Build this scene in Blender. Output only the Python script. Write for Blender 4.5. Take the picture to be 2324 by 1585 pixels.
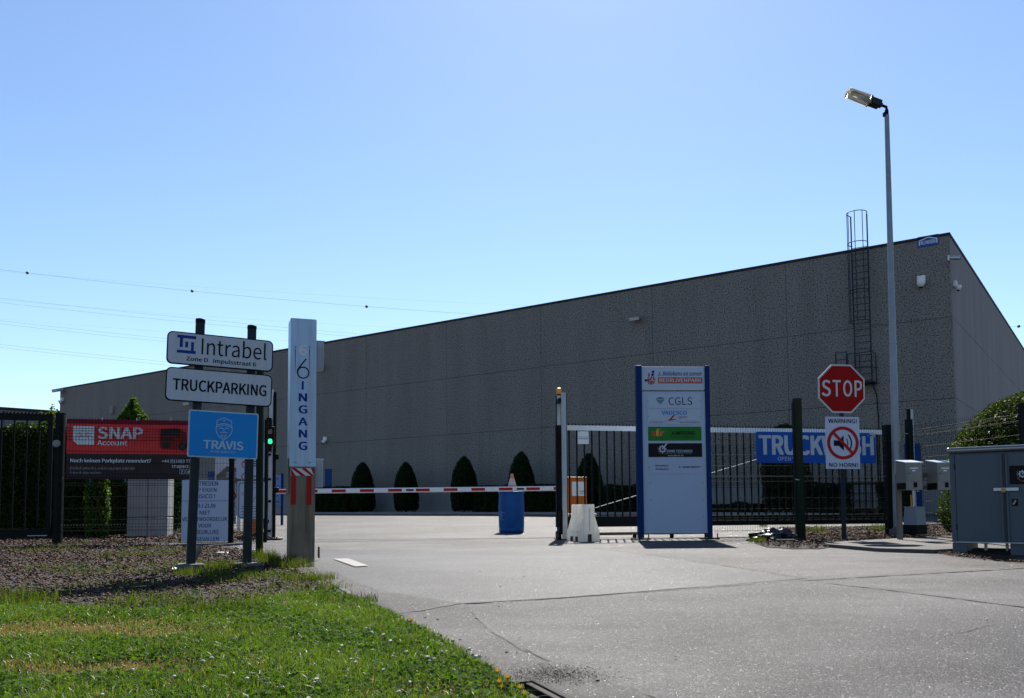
import bpy, bmesh, math, random
import numpy as np
from mathutils import Vector, Matrix

for o in list(bpy.data.objects):
    bpy.data.objects.remove(o)
scene = bpy.context.scene
C = scene.collection
R = math.radians
random.seed(7)
rng = np.random.default_rng(7)

# ---------------------------------------------------------------- camera
EYE = 0.60                        # crouching photographer, 0.6 m above the gate level
F_PX, CX, CY, WPX, HPX = 1924.0, 1162.0, 1037.0, 2324.0, 1585.0
PITCH, ROLL = R(3.45), -0.0065
cam_data = bpy.data.cameras.new('camera')
cam = bpy.data.objects.new('camera', cam_data)
C.objects.link(cam)
cam_data.sensor_width = 36.0
cam_data.lens = 36.0 * F_PX / WPX
cam_data.shift_y = (CY - HPX / 2) / WPX
cam_data.clip_start = 0.05
cam_data.clip_end = 5000
CAM_ROT = Matrix.Rotation(math.pi / 2 + PITCH, 3, 'X') @ Matrix.Rotation(ROLL, 3, 'Z')
cam.matrix_world = Matrix.Translation((0, 0, EYE)) @ CAM_ROT.to_4x4()
scene.camera = cam

# ---------------------------------------------------------------- sky and sun
SUN_EL, SUN_AZ = R(47), R(6.2)
world = bpy.data.worlds.new('World')
scene.world = world
world.use_nodes = True
wn = world.node_tree
wn.nodes.clear()
sky_node = wn.nodes.new('ShaderNodeTexSky')
sky_node.sky_type = 'NISHITA'
sky_node.sun_disc = False
sky_node.sun_elevation = SUN_EL
sky_node.sun_rotation = SUN_AZ
sky_node.altitude = 0
sky_node.air_density = 1.0
sky_node.dust_density = 0.2
sky_node.ozone_density = 4.0
w_bg = wn.nodes.new('ShaderNodeBackground')
w_bg.inputs['Strength'].default_value = 0.077
w_out = wn.nodes.new('ShaderNodeOutputWorld')
wn.links.new(sky_node.outputs[0], w_bg.inputs['Color'])
wn.links.new(w_bg.outputs[0], w_out.inputs['Surface'])

sun_data = bpy.data.lights.new('sun', 'SUN')
sun_data.energy = 5.0
sun_data.angle = R(0.53)
sun_data.color = (1.0, 0.95, 0.88)
sun = bpy.data.objects.new('sun', sun_data)
C.objects.link(sun)
SUN_DIR = Vector((math.sin(SUN_AZ) * math.cos(SUN_EL), math.cos(SUN_AZ) * math.cos(SUN_EL), math.sin(SUN_EL)))
sun.rotation_euler = SUN_DIR.to_track_quat('Z', 'Y').to_euler()
sun.location = SUN_DIR * 60

scene.view_settings.view_transform = 'Standard'
scene.view_settings.look = 'None'
scene.view_settings.gamma = 1.0
scene.view_settings.use_curve_mapping = False
scene.view_settings.exposure = 1.1
scene.render.engine = 'CYCLES'
scene.cycles.max_bounces = 8
scene.cycles.transparent_max_bounces = 24
scene.cycles.caustics_reflective = False
scene.cycles.caustics_refractive = False
scene.cycles.sample_clamp_indirect = 6.0

# ---------------------------------------------------------------- survey helpers
GY = [-400, -40, 10, 18, 33, 60, 120, 3000]
GZ = [-1.2, -0.9, 0.0, 0.0, 0.28, 0.38, 0.45, 0.45]
def gz(y):
    """height of the paved ground at distance y (m)"""
    return float(np.interp(y, GY, GZ))
def at(px, py, y):
    """point at ground distance y seen in direction px,py of the survey photo"""
    d = CAM_ROT @ Vector(((px - CX) / F_PX, -(py - CY) / F_PX, -1.0))
    return Vector((0, 0, EYE)) + d * (y / d.y)
def on_ground(px, py, dz=0.0):
    d = CAM_ROT @ Vector(((px - CX) / F_PX, -(py - CY) / F_PX, -1.0))
    y = 8.0
    for _ in range(60):
        y = 0.5 * y + 0.5 * max(0.3, (gz(y) + dz - EYE) / d.z * d.y)
    return Vector((0, 0, EYE)) + d * (y / d.y)

# ---------------------------------------------------------------- mesh builder
class MB:
    def __init__(s):
        s.v, s.f, s.uvsmooth = [], [], []
    def add(s, vs, fs, smooth=False):
        o = len(s.v)
        s.v.extend([tuple(v) for v in vs])
        for f in fs:
            s.f.append(tuple(i + o for i in f)); s.uvsmooth.append(smooth)
        return s
    def box(s, c, size, rot=None):
        x, y, z = size[0] / 2, size[1] / 2, size[2] / 2
        vs = [Vector(p) for p in ((-x,-y,-z),(x,-y,-z),(x,y,-z),(-x,y,-z),(-x,-y,z),(x,-y,z),(x,y,z),(-x,y,z))]
        if rot is not None: vs = [rot @ v for v in vs]
        return s.add([v + Vector(c) for v in vs], [(0,3,2,1),(4,5,6,7),(0,1,5,4),(1,2,6,5),(2,3,7,6),(3,0,4,7)])
    def bx(s, x0, x1, y0, y1, z0, z1):
        return s.box(((x0+x1)/2,(y0+y1)/2,(z0+z1)/2), (x1-x0,y1-y0,z1-z0))
    def bev(s, x0, x1, y0, y1, z0, z1, b=0.01, seg=2):
        """box with chamfered edges"""
        bm = bmesh.new()
        bmesh.ops.create_cube(bm, size=1.0)
        for v in bm.verts:
            v.co = Vector(((x0+x1)/2 + v.co.x*(x1-x0), (y0+y1)/2 + v.co.y*(y1-y0), (z0+z1)/2 + v.co.z*(z1-z0)))
        bmesh.ops.bevel(bm, geom=list(bm.edges), offset=b, segments=seg, affect='EDGES', profile=0.5)
        return s.bm(bm)
    def bm(s, bm, smooth=False):
        bm.verts.index_update()
        s.add([v.co for v in bm.verts], [[v.index for v in f.verts] for f in bm.faces], smooth)
        bm.free()
        return s
    def tube(s, p0, p1, r0, r1=None, n=12, caps=True, smooth=True):
        p0, p1 = Vector(p0), Vector(p1)
        r1 = r0 if r1 is None else r1
        d = (p1 - p0)
        q = d.to_track_quat('Z', 'Y')
        vs = []
        for p, r in ((p0, r0), (p1, r1)):
            for i in range(n):
                a = 2*math.pi*i/n
                vs.append(p + q @ Vector((math.cos(a)*r, math.sin(a)*r, 0)))
        s.add(vs, [(i, (i+1) % n, n+(i+1) % n, n+i) for i in range(n)], smooth)
        if caps:
            s.add(vs[:n], [tuple(range(n-1, -1, -1))]); s.add(vs[n:], [tuple(range(n))])
        return s
    def path(s, pts, r, n=6, closed=False):
        pts = [Vector(p) for p in pts]
        m = len(pts)
        rings = []
        for i, p in enumerate(pts):
            a = pts[(i-1) % m] if (i > 0 or closed) else p
            b = pts[(i+1) % m] if (i < m-1 or closed) else p
            q = (b-a).to_track_quat('Z', 'Y')
            rr = r[i] if isinstance(r, (list, tuple)) else r
            rings.append([p + q @ Vector((math.cos(2*math.pi*k/n)*rr, math.sin(2*math.pi*k/n)*rr, 0)) for k in range(n)])
        vs = [v for ring in rings for v in ring]
        fs = []
        for i in range(m if closed else m-1):
            j = (i+1) % m
            fs += [(i*n+k, i*n+(k+1) % n, j*n+(k+1) % n, j*n+k) for k in range(n)]
        return s.add(vs, fs, True)
    def lathe(s, prof, c=(0, 0, 0), n=24, smooth=True):
        vs, fs = [], []
        for r, z in prof:
            for i in range(n):
                a = 2*math.pi*i/n
                vs.append((c[0]+math.cos(a)*r, c[1]+math.sin(a)*r, c[2]+z))
        for j in range(len(prof)-1):
            fs += [(j*n+i, j*n+(i+1) % n, (j+1)*n+(i+1) % n, (j+1)*n+i) for i in range(n)]
        s.add(vs, fs, smooth)
        s.add(vs[-n:], [tuple(range(n))]); s.add(vs[:n], [tuple(range(n-1, -1, -1))])
        return s
    def prism(s, poly, y0, y1):
        """polygon in x,z extruded along y"""
        n = len(poly)
        vs = [(x, y0, z) for x, z in poly] + [(x, y1, z) for x, z in poly]
        return s.add(vs, [tuple(range(n)), tuple(range(2*n-1, n-1, -1))] + [((i+1) % n, i, n+i, n+(i+1) % n) for i in range(n)])
    def obj(s, name, mat, parent=None, loc=None, rotz=0.0):
        me = bpy.data.meshes.new(name)
        me.from_pydata(s.v, [], s.f)
        me.polygons.foreach_set('use_smooth', s.uvsmooth)
        me.materials.append(mat)
        me.update()
        o = bpy.data.objects.new(name, me)
        C.objects.link(o)
        if parent is not None: o.parent = parent
        if loc is not None: o.location = loc
        if rotz: o.rotation_euler = (0, 0, rotz)
        return o

def tag(o, label, cat, group=None):
    o['label'] = label; o['category'] = cat
    if group: o['group'] = group
    return o
def thing(name, label, cat, loc=(0, 0, 0), rotz=0.0, group=None, tilt=None):
    o = bpy.data.objects.new(name, None)
    o.empty_display_size = 0.1
    C.objects.link(o)
    o.location = loc
    o.rotation_euler = (tilt[0], tilt[1], rotz) if tilt else (0, 0, rotz)
    return tag(o, label, cat, group)
def struct(o):
    o['kind'] = 'structure'
    return o
def copy_tree(o, parent=None):
    c = o.copy(); C.objects.link(c); c.parent = parent
    for ch in list(o.children): copy_tree(ch, c)
    return c
def share(src, name, parent, loc, rotz=0.0, scale=None):
    """another object on the same mesh data"""
    o = bpy.data.objects.new(name, src.data); C.objects.link(o)
    o.parent = parent; o.location = loc
    if rotz: o.rotation_euler = (0, 0, rotz)
    if scale: o.scale = scale
    return o
def fast_mesh(name, verts, faces_n, mat, nper, attr=None, smooth=False):
    """numpy mesh: faces all with nper corners, listed in order"""
    me = bpy.data.meshes.new(name)
    nv = len(verts); nf = len(faces_n)
    me.vertices.add(nv); me.vertices.foreach_set('co', np.asarray(verts, np.float32).ravel())
    me.loops.add(nf*nper); me.loops.foreach_set('vertex_index', np.asarray(faces_n, np.int32).ravel())
    me.polygons.add(nf)
    me.polygons.foreach_set('loop_start', np.arange(0, nf*nper, nper, dtype=np.int32))
    if smooth: me.polygons.foreach_set('use_smooth', np.ones(nf, bool))
    me.update(calc_edges=True)
    if attr is not None:
        for k, a in attr.items():
            at_ = me.attributes.new(k, 'FLOAT', 'POINT')
            at_.data.foreach_set('value', np.asarray(a, np.float32))
    me.materials.append(mat)
    me.validate()
    o = bpy.data.objects.new(name, me); C.objects.link(o)
    return o

# ---------------------------------------------------------------- lettering (built-in font)
_tc = {}
try:
    FONT = bpy.data.fonts.load(bpy.utils.system_resource('DATAFILES') + '/fonts/Noto Sans CJK Regular.woff2')   # Blender's own bundled face
except Exception:
    FONT = None
def glyphs(s, bold=0.0):
    k = (s, bold)
    if k not in _tc:
        c = bpy.data.curves.new('t', 'FONT'); c.body = s; c.offset = 0.0 if FONT else bold; c.resolution_u = 3
        if FONT: c.font = FONT
        o = bpy.data.objects.new('t', c)
        m = o.to_mesh()
        v = [(a.co.x, a.co.y) for a in m.vertices]
        f = [tuple(p.vertices) for p in m.polygons]
        o.to_mesh_clear(); bpy.data.objects.remove(o); bpy.data.curves.remove(c)
        n = len(v); d = [0.0]*n
        if FONT and bold > 0:      # heavier face: the glyphs laid over themselves, a hair apart
            v0, f0 = v, f; v, f, d = [], [], []; bold *= (max(p[1] for p in v0)-min(p[1] for p in v0))/0.72
            for i, (ax, ay) in enumerate(((-1, -0.5), (1, -0.5), (-1, 0.5), (1, 0.5), (0, 0))):
                v += [(p[0]+ax*bold, p[1]+ay*bold) for p in v0]; d += [0.00012*i]*n
                f += [tuple(q+i*n for q in p) for p in f0]
        _tc[k] = (v, f, d)
    return _tc[k]
def text(mb, s, x0, x1, z0, z1, y=-0.002, bold=0.0, shear=0.0):
    """fill the box x0..x1, z0..z1 (extent of the ink) with the words s, facing -y"""
    v, f, dd = glyphs(s, bold)
    ax, bx_ = min(p[0] for p in v), max(p[0] for p in v)
    ay, by = min(p[1] for p in v), max(p[1] for p in v)
    sx = (x1-x0-abs(shear)*(z1-z0))/(bx_-ax); sz = (z1-z0)/(by-ay)
    vs = [(x0+(p[0]-ax)*sx+shear*(p[1]-ay)*sz, y-e, z0+(p[1]-ay)*sz) for p, e in zip(v, dd)]
    mb.add(vs, f)
    return mb
def flat(mb, poly, y=-0.002):
    mb.add([(x, y, z) for x, z in poly], [tuple(range(len(poly)))])
    return mb
def ring(mb, cx, cz, r0, r1, y=-0.002, a0=0, a1=360, n=40):
    vs, fs = [], []
    for i in range(n+1):
        a = R(a0+(a1-a0)*i/n)
        vs += [(cx+math.cos(a)*r0, y, cz+math.sin(a)*r0), (cx+math.cos(a)*r1, y, cz+math.sin(a)*r1)]
    for i in range(n): fs.append((2*i, 2*i+2, 2*i+3, 2*i+1))
    return mb.add(vs, fs)
def line(mb, pts, w, y=-0.002):
    for (xa, za), (xb, zb) in zip(pts, pts[1:]):
        L = math.hypot(xb-xa, zb-za) or 1e-6
        nx, nz = -(zb-za)/L*w/2, (xb-xa)/L*w/2
        ex, ez = (xb-xa)/L*w*0.3, (zb-za)/L*w*0.3
        flat(mb, [(xa-ex+nx, za-ez+nz), (xa-ex-nx, za-ez-nz), (xb+ex-nx, zb+ez-nz), (xb+ex+nx, zb+ez+nz)], y)
    return mb
def rrect(x0, x1, z0, z1, r, n=6):
    p = []
    for cx, cz, a in ((x1-r, z0+r, -90), (x1-r, z1-r, 0), (x0+r, z1-r, 90), (x0+r, z0+r, 180)):
        for i in range(n+1):
            t = R(a+90*i/n); p.append((cx+math.cos(t)*r, cz+math.sin(t)*r))
    return p

# ---------------------------------------------------------------- materials
def mat(name, col, rough=0.6, metal=0.0, var=0.12, scale=6.0, bump=0.0, bscale=60.0, spec=0.5, trans=0.0, dirt=None, dscale=2.0, damt=0.5, streak=False, coat=0.0, emis=None, estr=0.0, gloss_var=0.1):
    m = bpy.data.materials.new(name); m.use_nodes = True
    nt = m.node_tree; n = nt.nodes; L = nt.links
    b = n['Principled BSDF']
    tc = n.new('ShaderNodeTexCoord')
    nz = n.new('ShaderNodeTexNoise'); nz.inputs['Scale'].default_value = scale; nz.inputs['Detail'].default_value = 6
    L.new(tc.outputs['Object'], nz.inputs['Vector'])
    rp = n.new('ShaderNodeMapRange'); rp.inputs[1].default_value = 0.3; rp.inputs[2].default_value = 0.7
    rp.inputs[3].default_value = 1-var; rp.inputs[4].default_value = 1+var
    L.new(nz.outputs[0], rp.inputs[0])
    mx = n.new('ShaderNodeMix'); mx.data_type = 'RGBA'; mx.blend_type = 'MULTIPLY'; mx.inputs[0].default_value = 1
    mx.inputs[6].default_value = (*col, 1)
    L.new(rp.outputs[0], mx.inputs[7])
    out = mx.outputs[2]
    if dirt:
        d = n.new('ShaderNodeTexNoise'); d.inputs['Scale'].default_value = dscale; d.inputs['Detail'].default_value = 8; d.inputs['Roughness'].default_value = 0.65
        if streak:
            mp = n.new('ShaderNodeMapping'); mp.inputs['Scale'].default_value = (8, 8, 0.5)
            L.new(tc.outputs['Object'], mp.inputs[0]); L.new(mp.outputs[0], d.inputs['Vector'])
        else:
            L.new(tc.outputs['Object'], d.inputs['Vector'])
        dr = n.new('ShaderNodeMapRange'); dr.inputs[1].default_value = 0.48; dr.inputs[2].default_value = 0.75
        dr.inputs[3].default_value = 0; dr.inputs[4].default_value = damt
        L.new(d.outputs[0], dr.inputs[0])
        m2 = n.new('ShaderNodeMix'); m2.data_type = 'RGBA'
        L.new(dr.outputs[0], m2.inputs[0]); L.new(out, m2.inputs[6]); m2.inputs[7].default_value = (*dirt, 1)
        out = m2.outputs[2]
    L.new(out, b.inputs['Base Color'])
    rr = n.new('ShaderNodeMapRange'); rr.inputs[3].default_value = max(0.02, rough-gloss_var); rr.inputs[4].default_value = min(1, rough+gloss_var)
    L.new(nz.outputs[0], rr.inputs[0]); L.new(rr.outputs[0], b.inputs['Roughness'])
    b.inputs['Metallic'].default_value = metal
    b.inputs['Specular IOR Level'].default_value = spec
    if coat: b.inputs['Coat Weight'].default_value = coat
    if bump:
        bn = n.new('ShaderNodeTexNoise'); bn.inputs['Scale'].default_value = bscale; bn.inputs['Detail'].default_value = 5
        L.new(tc.outputs['Object'], bn.inputs['Vector'])
        bp = n.new('ShaderNodeBump'); bp.inputs['Strength'].default_value = 1.0; bp.inputs['Distance'].default_value = bump
        L.new(bn.outputs[0], bp.inputs['Height']); L.new(bp.outputs[0], b.inputs['Normal'])
    if emis:
        b.inputs['Emission Color'].default_value = (*emis, 1); b.inputs['Emission Strength'].default_value = estr
    if trans:
        t = n.new('ShaderNodeBsdfTranslucent'); L.new(out, t.inputs['Color'])
        ms = n.new('ShaderNodeMixShader'); ms.inputs[0].default_value = trans
        L.new(b.outputs[0], ms.inputs[1]); L.new(t.outputs[0], ms.inputs[2])
        L.new(ms.outputs[0], n['Material Output'].inputs['Surface'])
    return m
def leaf_mat(name, c0, c1, trans=0.45, dry=None, rough=0.55, spec=0.08):
    """two-tone leaves, tone picked per leaf by the attribute 'tone' (0..1; above 1 = dry)"""
    m = bpy.data.materials.new(name); m.use_nodes = True
    nt = m.node_tree; n = nt.nodes; L = nt.links
    b = n['Principled BSDF']; b.inputs['Roughness'].default_value = rough; b.inputs['Specular IOR Level'].default_value = spec
    a = n.new('ShaderNodeAttribute'); a.attribute_name = 'tone'
    mx = n.new('ShaderNodeMix'); mx.data_type = 'RGBA'; mx.clamp_factor = True
    mx.inputs[6].default_value = (*c0, 1); mx.inputs[7].default_value = (*c1, 1)
    L.new(a.outputs['Fac'], mx.inputs[0]); out = mx.outputs[2]
    if dry:
        s = n.new('ShaderNodeMath'); s.operation = 'SUBTRACT'; s.inputs[1].default_value = 1.0; s.use_clamp = True
        L.new(a.outputs['Fac'], s.inputs[0])
        m2 = n.new('ShaderNodeMix'); m2.data_type = 'RGBA'; m2.clamp_factor = True
        L.new(s.outputs[0], m2.inputs[0]); L.new(out, m2.inputs[6]); m2.inputs[7].default_value = (*dry, 1); out = m2.outputs[2]
    L.new(out, b.inputs['Base Color'])
    t = n.new('ShaderNodeBsdfTranslucent')
    hs = n.new('ShaderNodeHueSaturation'); hs.inputs['Saturation'].default_value = 1.1; hs.inputs['Value'].default_value = 1.5
    hs.inputs['Hue'].default_value = 0.485
    L.new(out, hs.inputs['Color']); L.new(hs.outputs[0], t.inputs['Color'])
    ms = n.new('ShaderNodeMixShader'); ms.inputs[0].default_value = trans
    L.new(b.outputs[0], ms.inputs[1]); L.new(t.outputs[0], ms.inputs[2])
    L.new(ms.outputs[0], n['Material Output'].inputs['Surface'])
    return m

def paving_mat(name, cols, agg_scale, agg_amt, bump, rough, stain=(0.032, 0.029, 0.027), stain_amt=0.35, sparkle=True):
    """worn concrete / asphalt: big blotches, aggregate grains, painted pale glints and fine relief"""
    m = bpy.data.materials.new(name); m.use_nodes = True
    nt = m.node_tree; n = nt.nodes; L = nt.links
    b = n['Principled BSDF']
    tc = n.new('ShaderNodeTexCoord')
    big = n.new('ShaderNodeTexNoise'); big.inputs['Scale'].default_value = 0.38; big.inputs['Detail'].default_value = 7; big.inputs['Roughness'].default_value = 0.6
    L.new(tc.outputs['Object'], big.inputs['Vector'])
    cr = n.new('ShaderNodeValToRGB')
    cr.color_ramp.elements[0].position = 0.41; cr.color_ramp.elements[0].color = (*cols[0], 1)
    cr.color_ramp.elements[1].position = 0.60; cr.color_ramp.elements[1].color = (*cols[2], 1)
    e = cr.color_ramp.elements.new(0.5); e.color = (*cols[1], 1)
    L.new(big.outputs[0], cr.inputs[0])
    st = n.new('ShaderNodeTexNoise'); st.inputs['Scale'].default_value = 1.3; st.inputs['Detail'].default_value = 10; st.inputs['Roughness'].default_value = 0.7
    mp = n.new('ShaderNodeMapping'); mp.inputs['Scale'].default_value = (0.5, 1.4, 1); mp.inputs['Rotation'].default_value = (0, 0, 0.25)
    L.new(tc.outputs['Object'], mp.inputs[0]); L.new(mp.outputs[0], st.inputs['Vector'])
    sr = n.new('ShaderNodeMapRange'); sr.inputs[1].default_value = 0.46; sr.inputs[2].default_value = 0.66; sr.inputs[4].default_value = stain_amt
    L.new(st.outputs[0], sr.inputs[0])
    m1 = n.new('ShaderNodeMix'); m1.data_type = 'RGBA'
    L.new(sr.outputs[0], m1.inputs[0]); L.new(cr.outputs[0], m1.inputs[6]); m1.inputs[7].default_value = (*stain, 1)
    vo = n.new('ShaderNodeTexVoronoi'); vo.inputs['Scale'].default_value = agg_scale; vo.inputs['Randomness'].default_value = 1
    L.new(tc.outputs['Object'], vo.inputs['Vector'])
    sep = n.new('ShaderNodeSeparateColor'); L.new(vo.outputs['Color'], sep.inputs[0])
    ar = n.new('ShaderNodeMapRange'); ar.inputs[3].default_value = 1-agg_amt; ar.inputs[4].default_value = 1+agg_amt
    L.new(sep.outputs[0], ar.inputs[0])
    m2 = n.new('ShaderNodeMix'); m2.data_type = 'RGBA'; m2.blend_type = 'MULTIPLY'; m2.inputs[0].default_value = 1
    L.new(m1.outputs[2], m2.inputs[6]); L.new(ar.outputs[0], m2.inputs[7])
    gr = n.new('ShaderNodeMapRange'); gr.inputs[1].default_value = 0.965; gr.inputs[2].default_value = 0.98; gr.inputs[4].default_value = 0.6 if sparkle else 0.2
    L.new(sep.outputs[2], gr.inputs[0])
    m3 = n.new('ShaderNodeMix'); m3.data_type = 'RGBA'; m3.inputs[7].default_value = (0.26, 0.245, 0.23, 1)  # pale grains: sun glints put into the base colour
    L.new(gr.outputs[0], m3.inputs[0]); L.new(m2.outputs[2], m3.inputs[6])
    L.new(m3.outputs[2], b.inputs['Base Color'])
    b.inputs['Specular IOR Level'].default_value = 0.15
    if sparkle:
        sp = n.new('ShaderNodeMapRange'); sp.inputs[1].default_value = 0.955; sp.inputs[2].default_value = 0.975; sp.inputs[3].default_value = 0.10; sp.inputs[4].default_value = 0.7
        L.new(sep.outputs[1], sp.inputs[0]); L.new(sp.outputs[0], b.inputs['Specular IOR Level'])
        pr = n.new('ShaderNodeMapRange'); pr.inputs[1].default_value = 0.90; pr.inputs[2].default_value = 0.97; pr.inputs[3].default_value = rough; pr.inputs[4].default_value = 0.22
        L.new(sep.outputs[1], pr.inputs[0]); L.new(pr.outputs[0], b.inputs['Roughness'])
    else:
        b.inputs['Roughness'].default_value = rough
    fine = n.new('ShaderNodeTexNoise'); fine.inputs['Scale'].default_value = agg_scale*1.6; fine.inputs['Detail'].default_value = 4
    L.new(tc.outputs['Object'], fine.inputs['Vector'])
    ad = n.new('ShaderNodeMath'); ad.operation = 'SUBTRACT'
    L.new(fine.outputs[0], ad.inputs[0]); L.new(vo.outputs['Distance'], ad.inputs[1])
    bp = n.new('ShaderNodeBump'); bp.inputs['Strength'].default_value = 1.0; bp.inputs['Distance'].default_value = bump
    L.new(ad.outputs[0], bp.inputs['Height']); L.new(bp.outputs[0], b.inputs['Normal'])
    return m
def pebble_mat(name, base, stone, dark, scale=26.0):
    """washed exposed-aggregate concrete: pale and black pebbles in grey mortar, with weather streaks"""
    m = bpy.data.materials.new(name); m.use_nodes = True
    nt = m.node_tree; n = nt.nodes; L = nt.links
    b = n['Principled BSDF']; b.inputs['Roughness'].default_value = 0.85; b.inputs['Specular IOR Level'].default_value = 0.25
    tc = n.new('ShaderNodeTexCoord')
    nz = n.new('ShaderNodeTexNoise'); nz.inputs['Scale'].default_value = scale; nz.inputs['Detail'].default_value = 2.0; nz.inputs['Roughness'].default_value = 0.6
    L.new(tc.outputs['Object'], nz.inputs['Vector'])
    cr = n.new('ShaderNodeValToRGB'); els = cr.color_ramp.elements
    els[0].position = 0.36; els[0].color = (*dark, 1); els[1].position = 0.66; els[1].color = (*stone, 1)
    e = els.new(0.42); e.color = (*base, 1)
    L.new(nz.outputs[0], cr.inputs[0])
    mp = n.new('ShaderNodeMapping'); mp.inputs['Scale'].default_value = (0.9, 0.9, 0.1)
    sn = n.new('ShaderNodeTexNoise'); sn.inputs['Scale'].default_value = 1.0; sn.inputs['Detail'].default_value = 8; sn.inputs['Roughness'].default_value = 0.65
    L.new(tc.outputs['Object'], mp.inputs[0]); L.new(mp.outputs[0], sn.inputs['Vector'])
    sr = n.new('ShaderNodeMapRange'); sr.inputs[1].default_value = 0.3; sr.inputs[2].default_value = 0.7; sr.inputs[3].default_value = 0.86; sr.inputs[4].default_value = 1.08
    L.new(sn.outputs[0], sr.inputs[0])
    mx = n.new('ShaderNodeMix'); mx.data_type = 'RGBA'; mx.blend_type = 'MULTIPLY'; mx.inputs[0].default_value = 1
    L.new(cr.outputs[0], mx.inputs[6]); L.new(sr.outputs[0], mx.inputs[7]); L.new(mx.outputs[2], b.inputs['Base Color'])
    bp = n.new('ShaderNodeBump'); bp.inputs['Distance'].default_value = 0.012
    L.new(nz.outputs[0], bp.inputs['Height']); L.new(bp.outputs[0], b.inputs['Normal'])
    return m
# ================================================================ SETTING: ground
M = {}
M['asphalt'] = paving_mat('asphalt', [(0.0427, 0.0403, 0.0391), (0.0657, 0.062, 0.0601), (0.0887, 0.0837, 0.0812)], 105, 0.40, 0.005, 0.60, stain_amt=0.6)
M['slab'] = paving_mat('smooth_concrete', [(0.0356, 0.036, 0.0367), (0.0495, 0.05, 0.051), (0.0634, 0.064, 0.0653)], 160, 0.10, 0.002, 0.6, stain_amt=0.5)
M['yard'] = paving_mat('yard_concrete', [(0.0508, 0.0484, 0.0459), (0.0651, 0.062, 0.0589), (0.0794, 0.0756, 0.0719)], 110, 0.16, 0.004, 0.60, stain_amt=0.25)
M['gutter'] = paving_mat('gutter_concrete', [(0.0348, 0.0325, 0.0306), (0.0535, 0.05, 0.047), (0.0722, 0.0675, 0.0635)], 120, 0.14, 0.004, 0.65, stain_amt=0.7)
M['pave'] = paving_mat('pavement_concrete', [(0.0611, 0.0576, 0.0536), (0.0763, 0.072, 0.067), (0.0916, 0.0864, 0.0804)], 120, 0.12, 0.004, 0.7, stain_amt=0.3, sparkle=False)
M['soil'] = mat('soil', (0.016,0.012,0.010), 0.95, var=0.3, scale=9, bump=0.02, bscale=40)
M['tar'] = mat('tar_crack', (0.010,0.009,0.009), 0.8, var=0.2)
M['paint'] = mat('road_paint', (0.125,0.12,0.112), 0.7, var=0.15, scale=20, dirt=(0.11,0.105,0.10), dscale=14, damt=0.6)

def sheet(name, pts, material, lift, nx=1):
    """ground-hugging sheet over a polygon of world x,y points (triangulated fan through a fine grid)"""
    bm = bmesh.new()
    vs = [bm.verts.new((x, y, 0)) for x, y in pts]
    bm.faces.new(vs)
    ys = [y for x, y in pts]
    for cut in GY[1:-1]:
        if min(ys) < cut < max(ys):
            bmesh.ops.bisect_plane(bm, geom=bm.verts[:]+bm.edges[:]+bm.faces[:], plane_co=(0, cut, 0), plane_no=(0, 1, 0))
    bmesh.ops.triangulate(bm, faces=bm.faces[:])
    for f in bm.faces:
        if f.normal.z < 0: f.normal_flip()
    for v in bm.verts: v.co.z = gz(v.co.y) + lift
    return struct(MB().bm(bm).obj(name, material))

gx = [-3000, -200, 200, 3000]
gy = [-400, -40, 10, 18, 33, 60, 120, 3000]
mb = MB()
mb.add([(x, y, gz(y)) for y in gy for x in gx], [(j*4+i, j*4+i+1, j*4+4+i+1, j*4+4+i) for j in range(len(gy)-1) for i in range(3)])
struct(mb.obj('ground', M['asphalt']))

def gp(px, py): 
    p = on_ground(px, py); return (p.x, p.y)
# back yard of the works, beyond the gate track
yl, yr = gp(640, 1232), gp(1300, 1221)
sheet('yard', [(-60, 15.9), (-6.0, 15.9), yl, yr, (9.5, 15.9), (60, 15.9), (60, 75), (-60, 75)], M['yard'], 0.004)
# smooth poured slab between the gate and the street
slab = [gp(725,1300), gp(700,1272), gp(735,1252), gp(1000,1248), gp(1330,1238), gp(1500,1264), gp(1830,1314), gp(1290,1357), gp(1055,1371), gp(912,1396), gp(820,1340)]
sheet('driveway_slab', slab, M['slab'], 0.004)
# washed gutter strip beside the lawn
gut = [gp(700,1296), gp(760,1300), gp(850,1340), gp(1058,1374), gp(1110,1435), gp(1250,1502), gp(1480,1586), gp(1700,1668), gp(1150,1640), gp(1090,1540), gp(905,1420)]
sheet('gutter_strip', gut, M['gutter'], 0.008)

def crack(pts, w0=0.012, seed=1, lift=0.012):
    """thin jagged open joint along ground points given as photo directions"""
    rnd = random.Random(seed)
    P = [Vector(gp(*p)) for p in pts]
    out = []
    for a, b in zip(P, P[1:]):
        n = max(2, int((b-a).length/0.05))
        for i in range(n): out.append(a.lerp(b, i/n))
    out.append(P[-1])
    L, Rr = [], []
    off = 0.0
    for i, p in enumerate(out):
        a, b = out[max(0, i-1)], out[min(len(out)-1, i+1)]
        t = (b-a).normalized(); nn = Vector((-t.y, t.x))
        off = off*0.8 + rnd.uniform(-1, 1)*0.006
        w = w0*rnd.uniform(0.25, 1.2)*min(1, 0.2+min(i, len(out)-1-i)*0.2)
        L.append(p+nn*(off+w/2)); Rr.append(p+nn*(off-w/2))
    mb = MB(); n = len(out)
    mb.add([(p.x, p.y, gz(p.y)+lift) for p in L] + [(p.x, p.y, gz(p.y)+lift) for p in Rr], [(n+i, n+i+1, i+1, i) for i in range(n-1)])
    o = mb.obj('joint', M['tar'])
    return struct(o)
crack([(905,1396),(960,1388),(1055,1371),(1120,1369)], 0.05, 3)
crack([(1120,1369),(1290,1357),(1500,1342),(1820,1318)], 0.022, 4)
crack([(1820,1319),(2000,1308),(2180,1298),(2324,1290),(2450,1283)], 0.050, 5)
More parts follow.
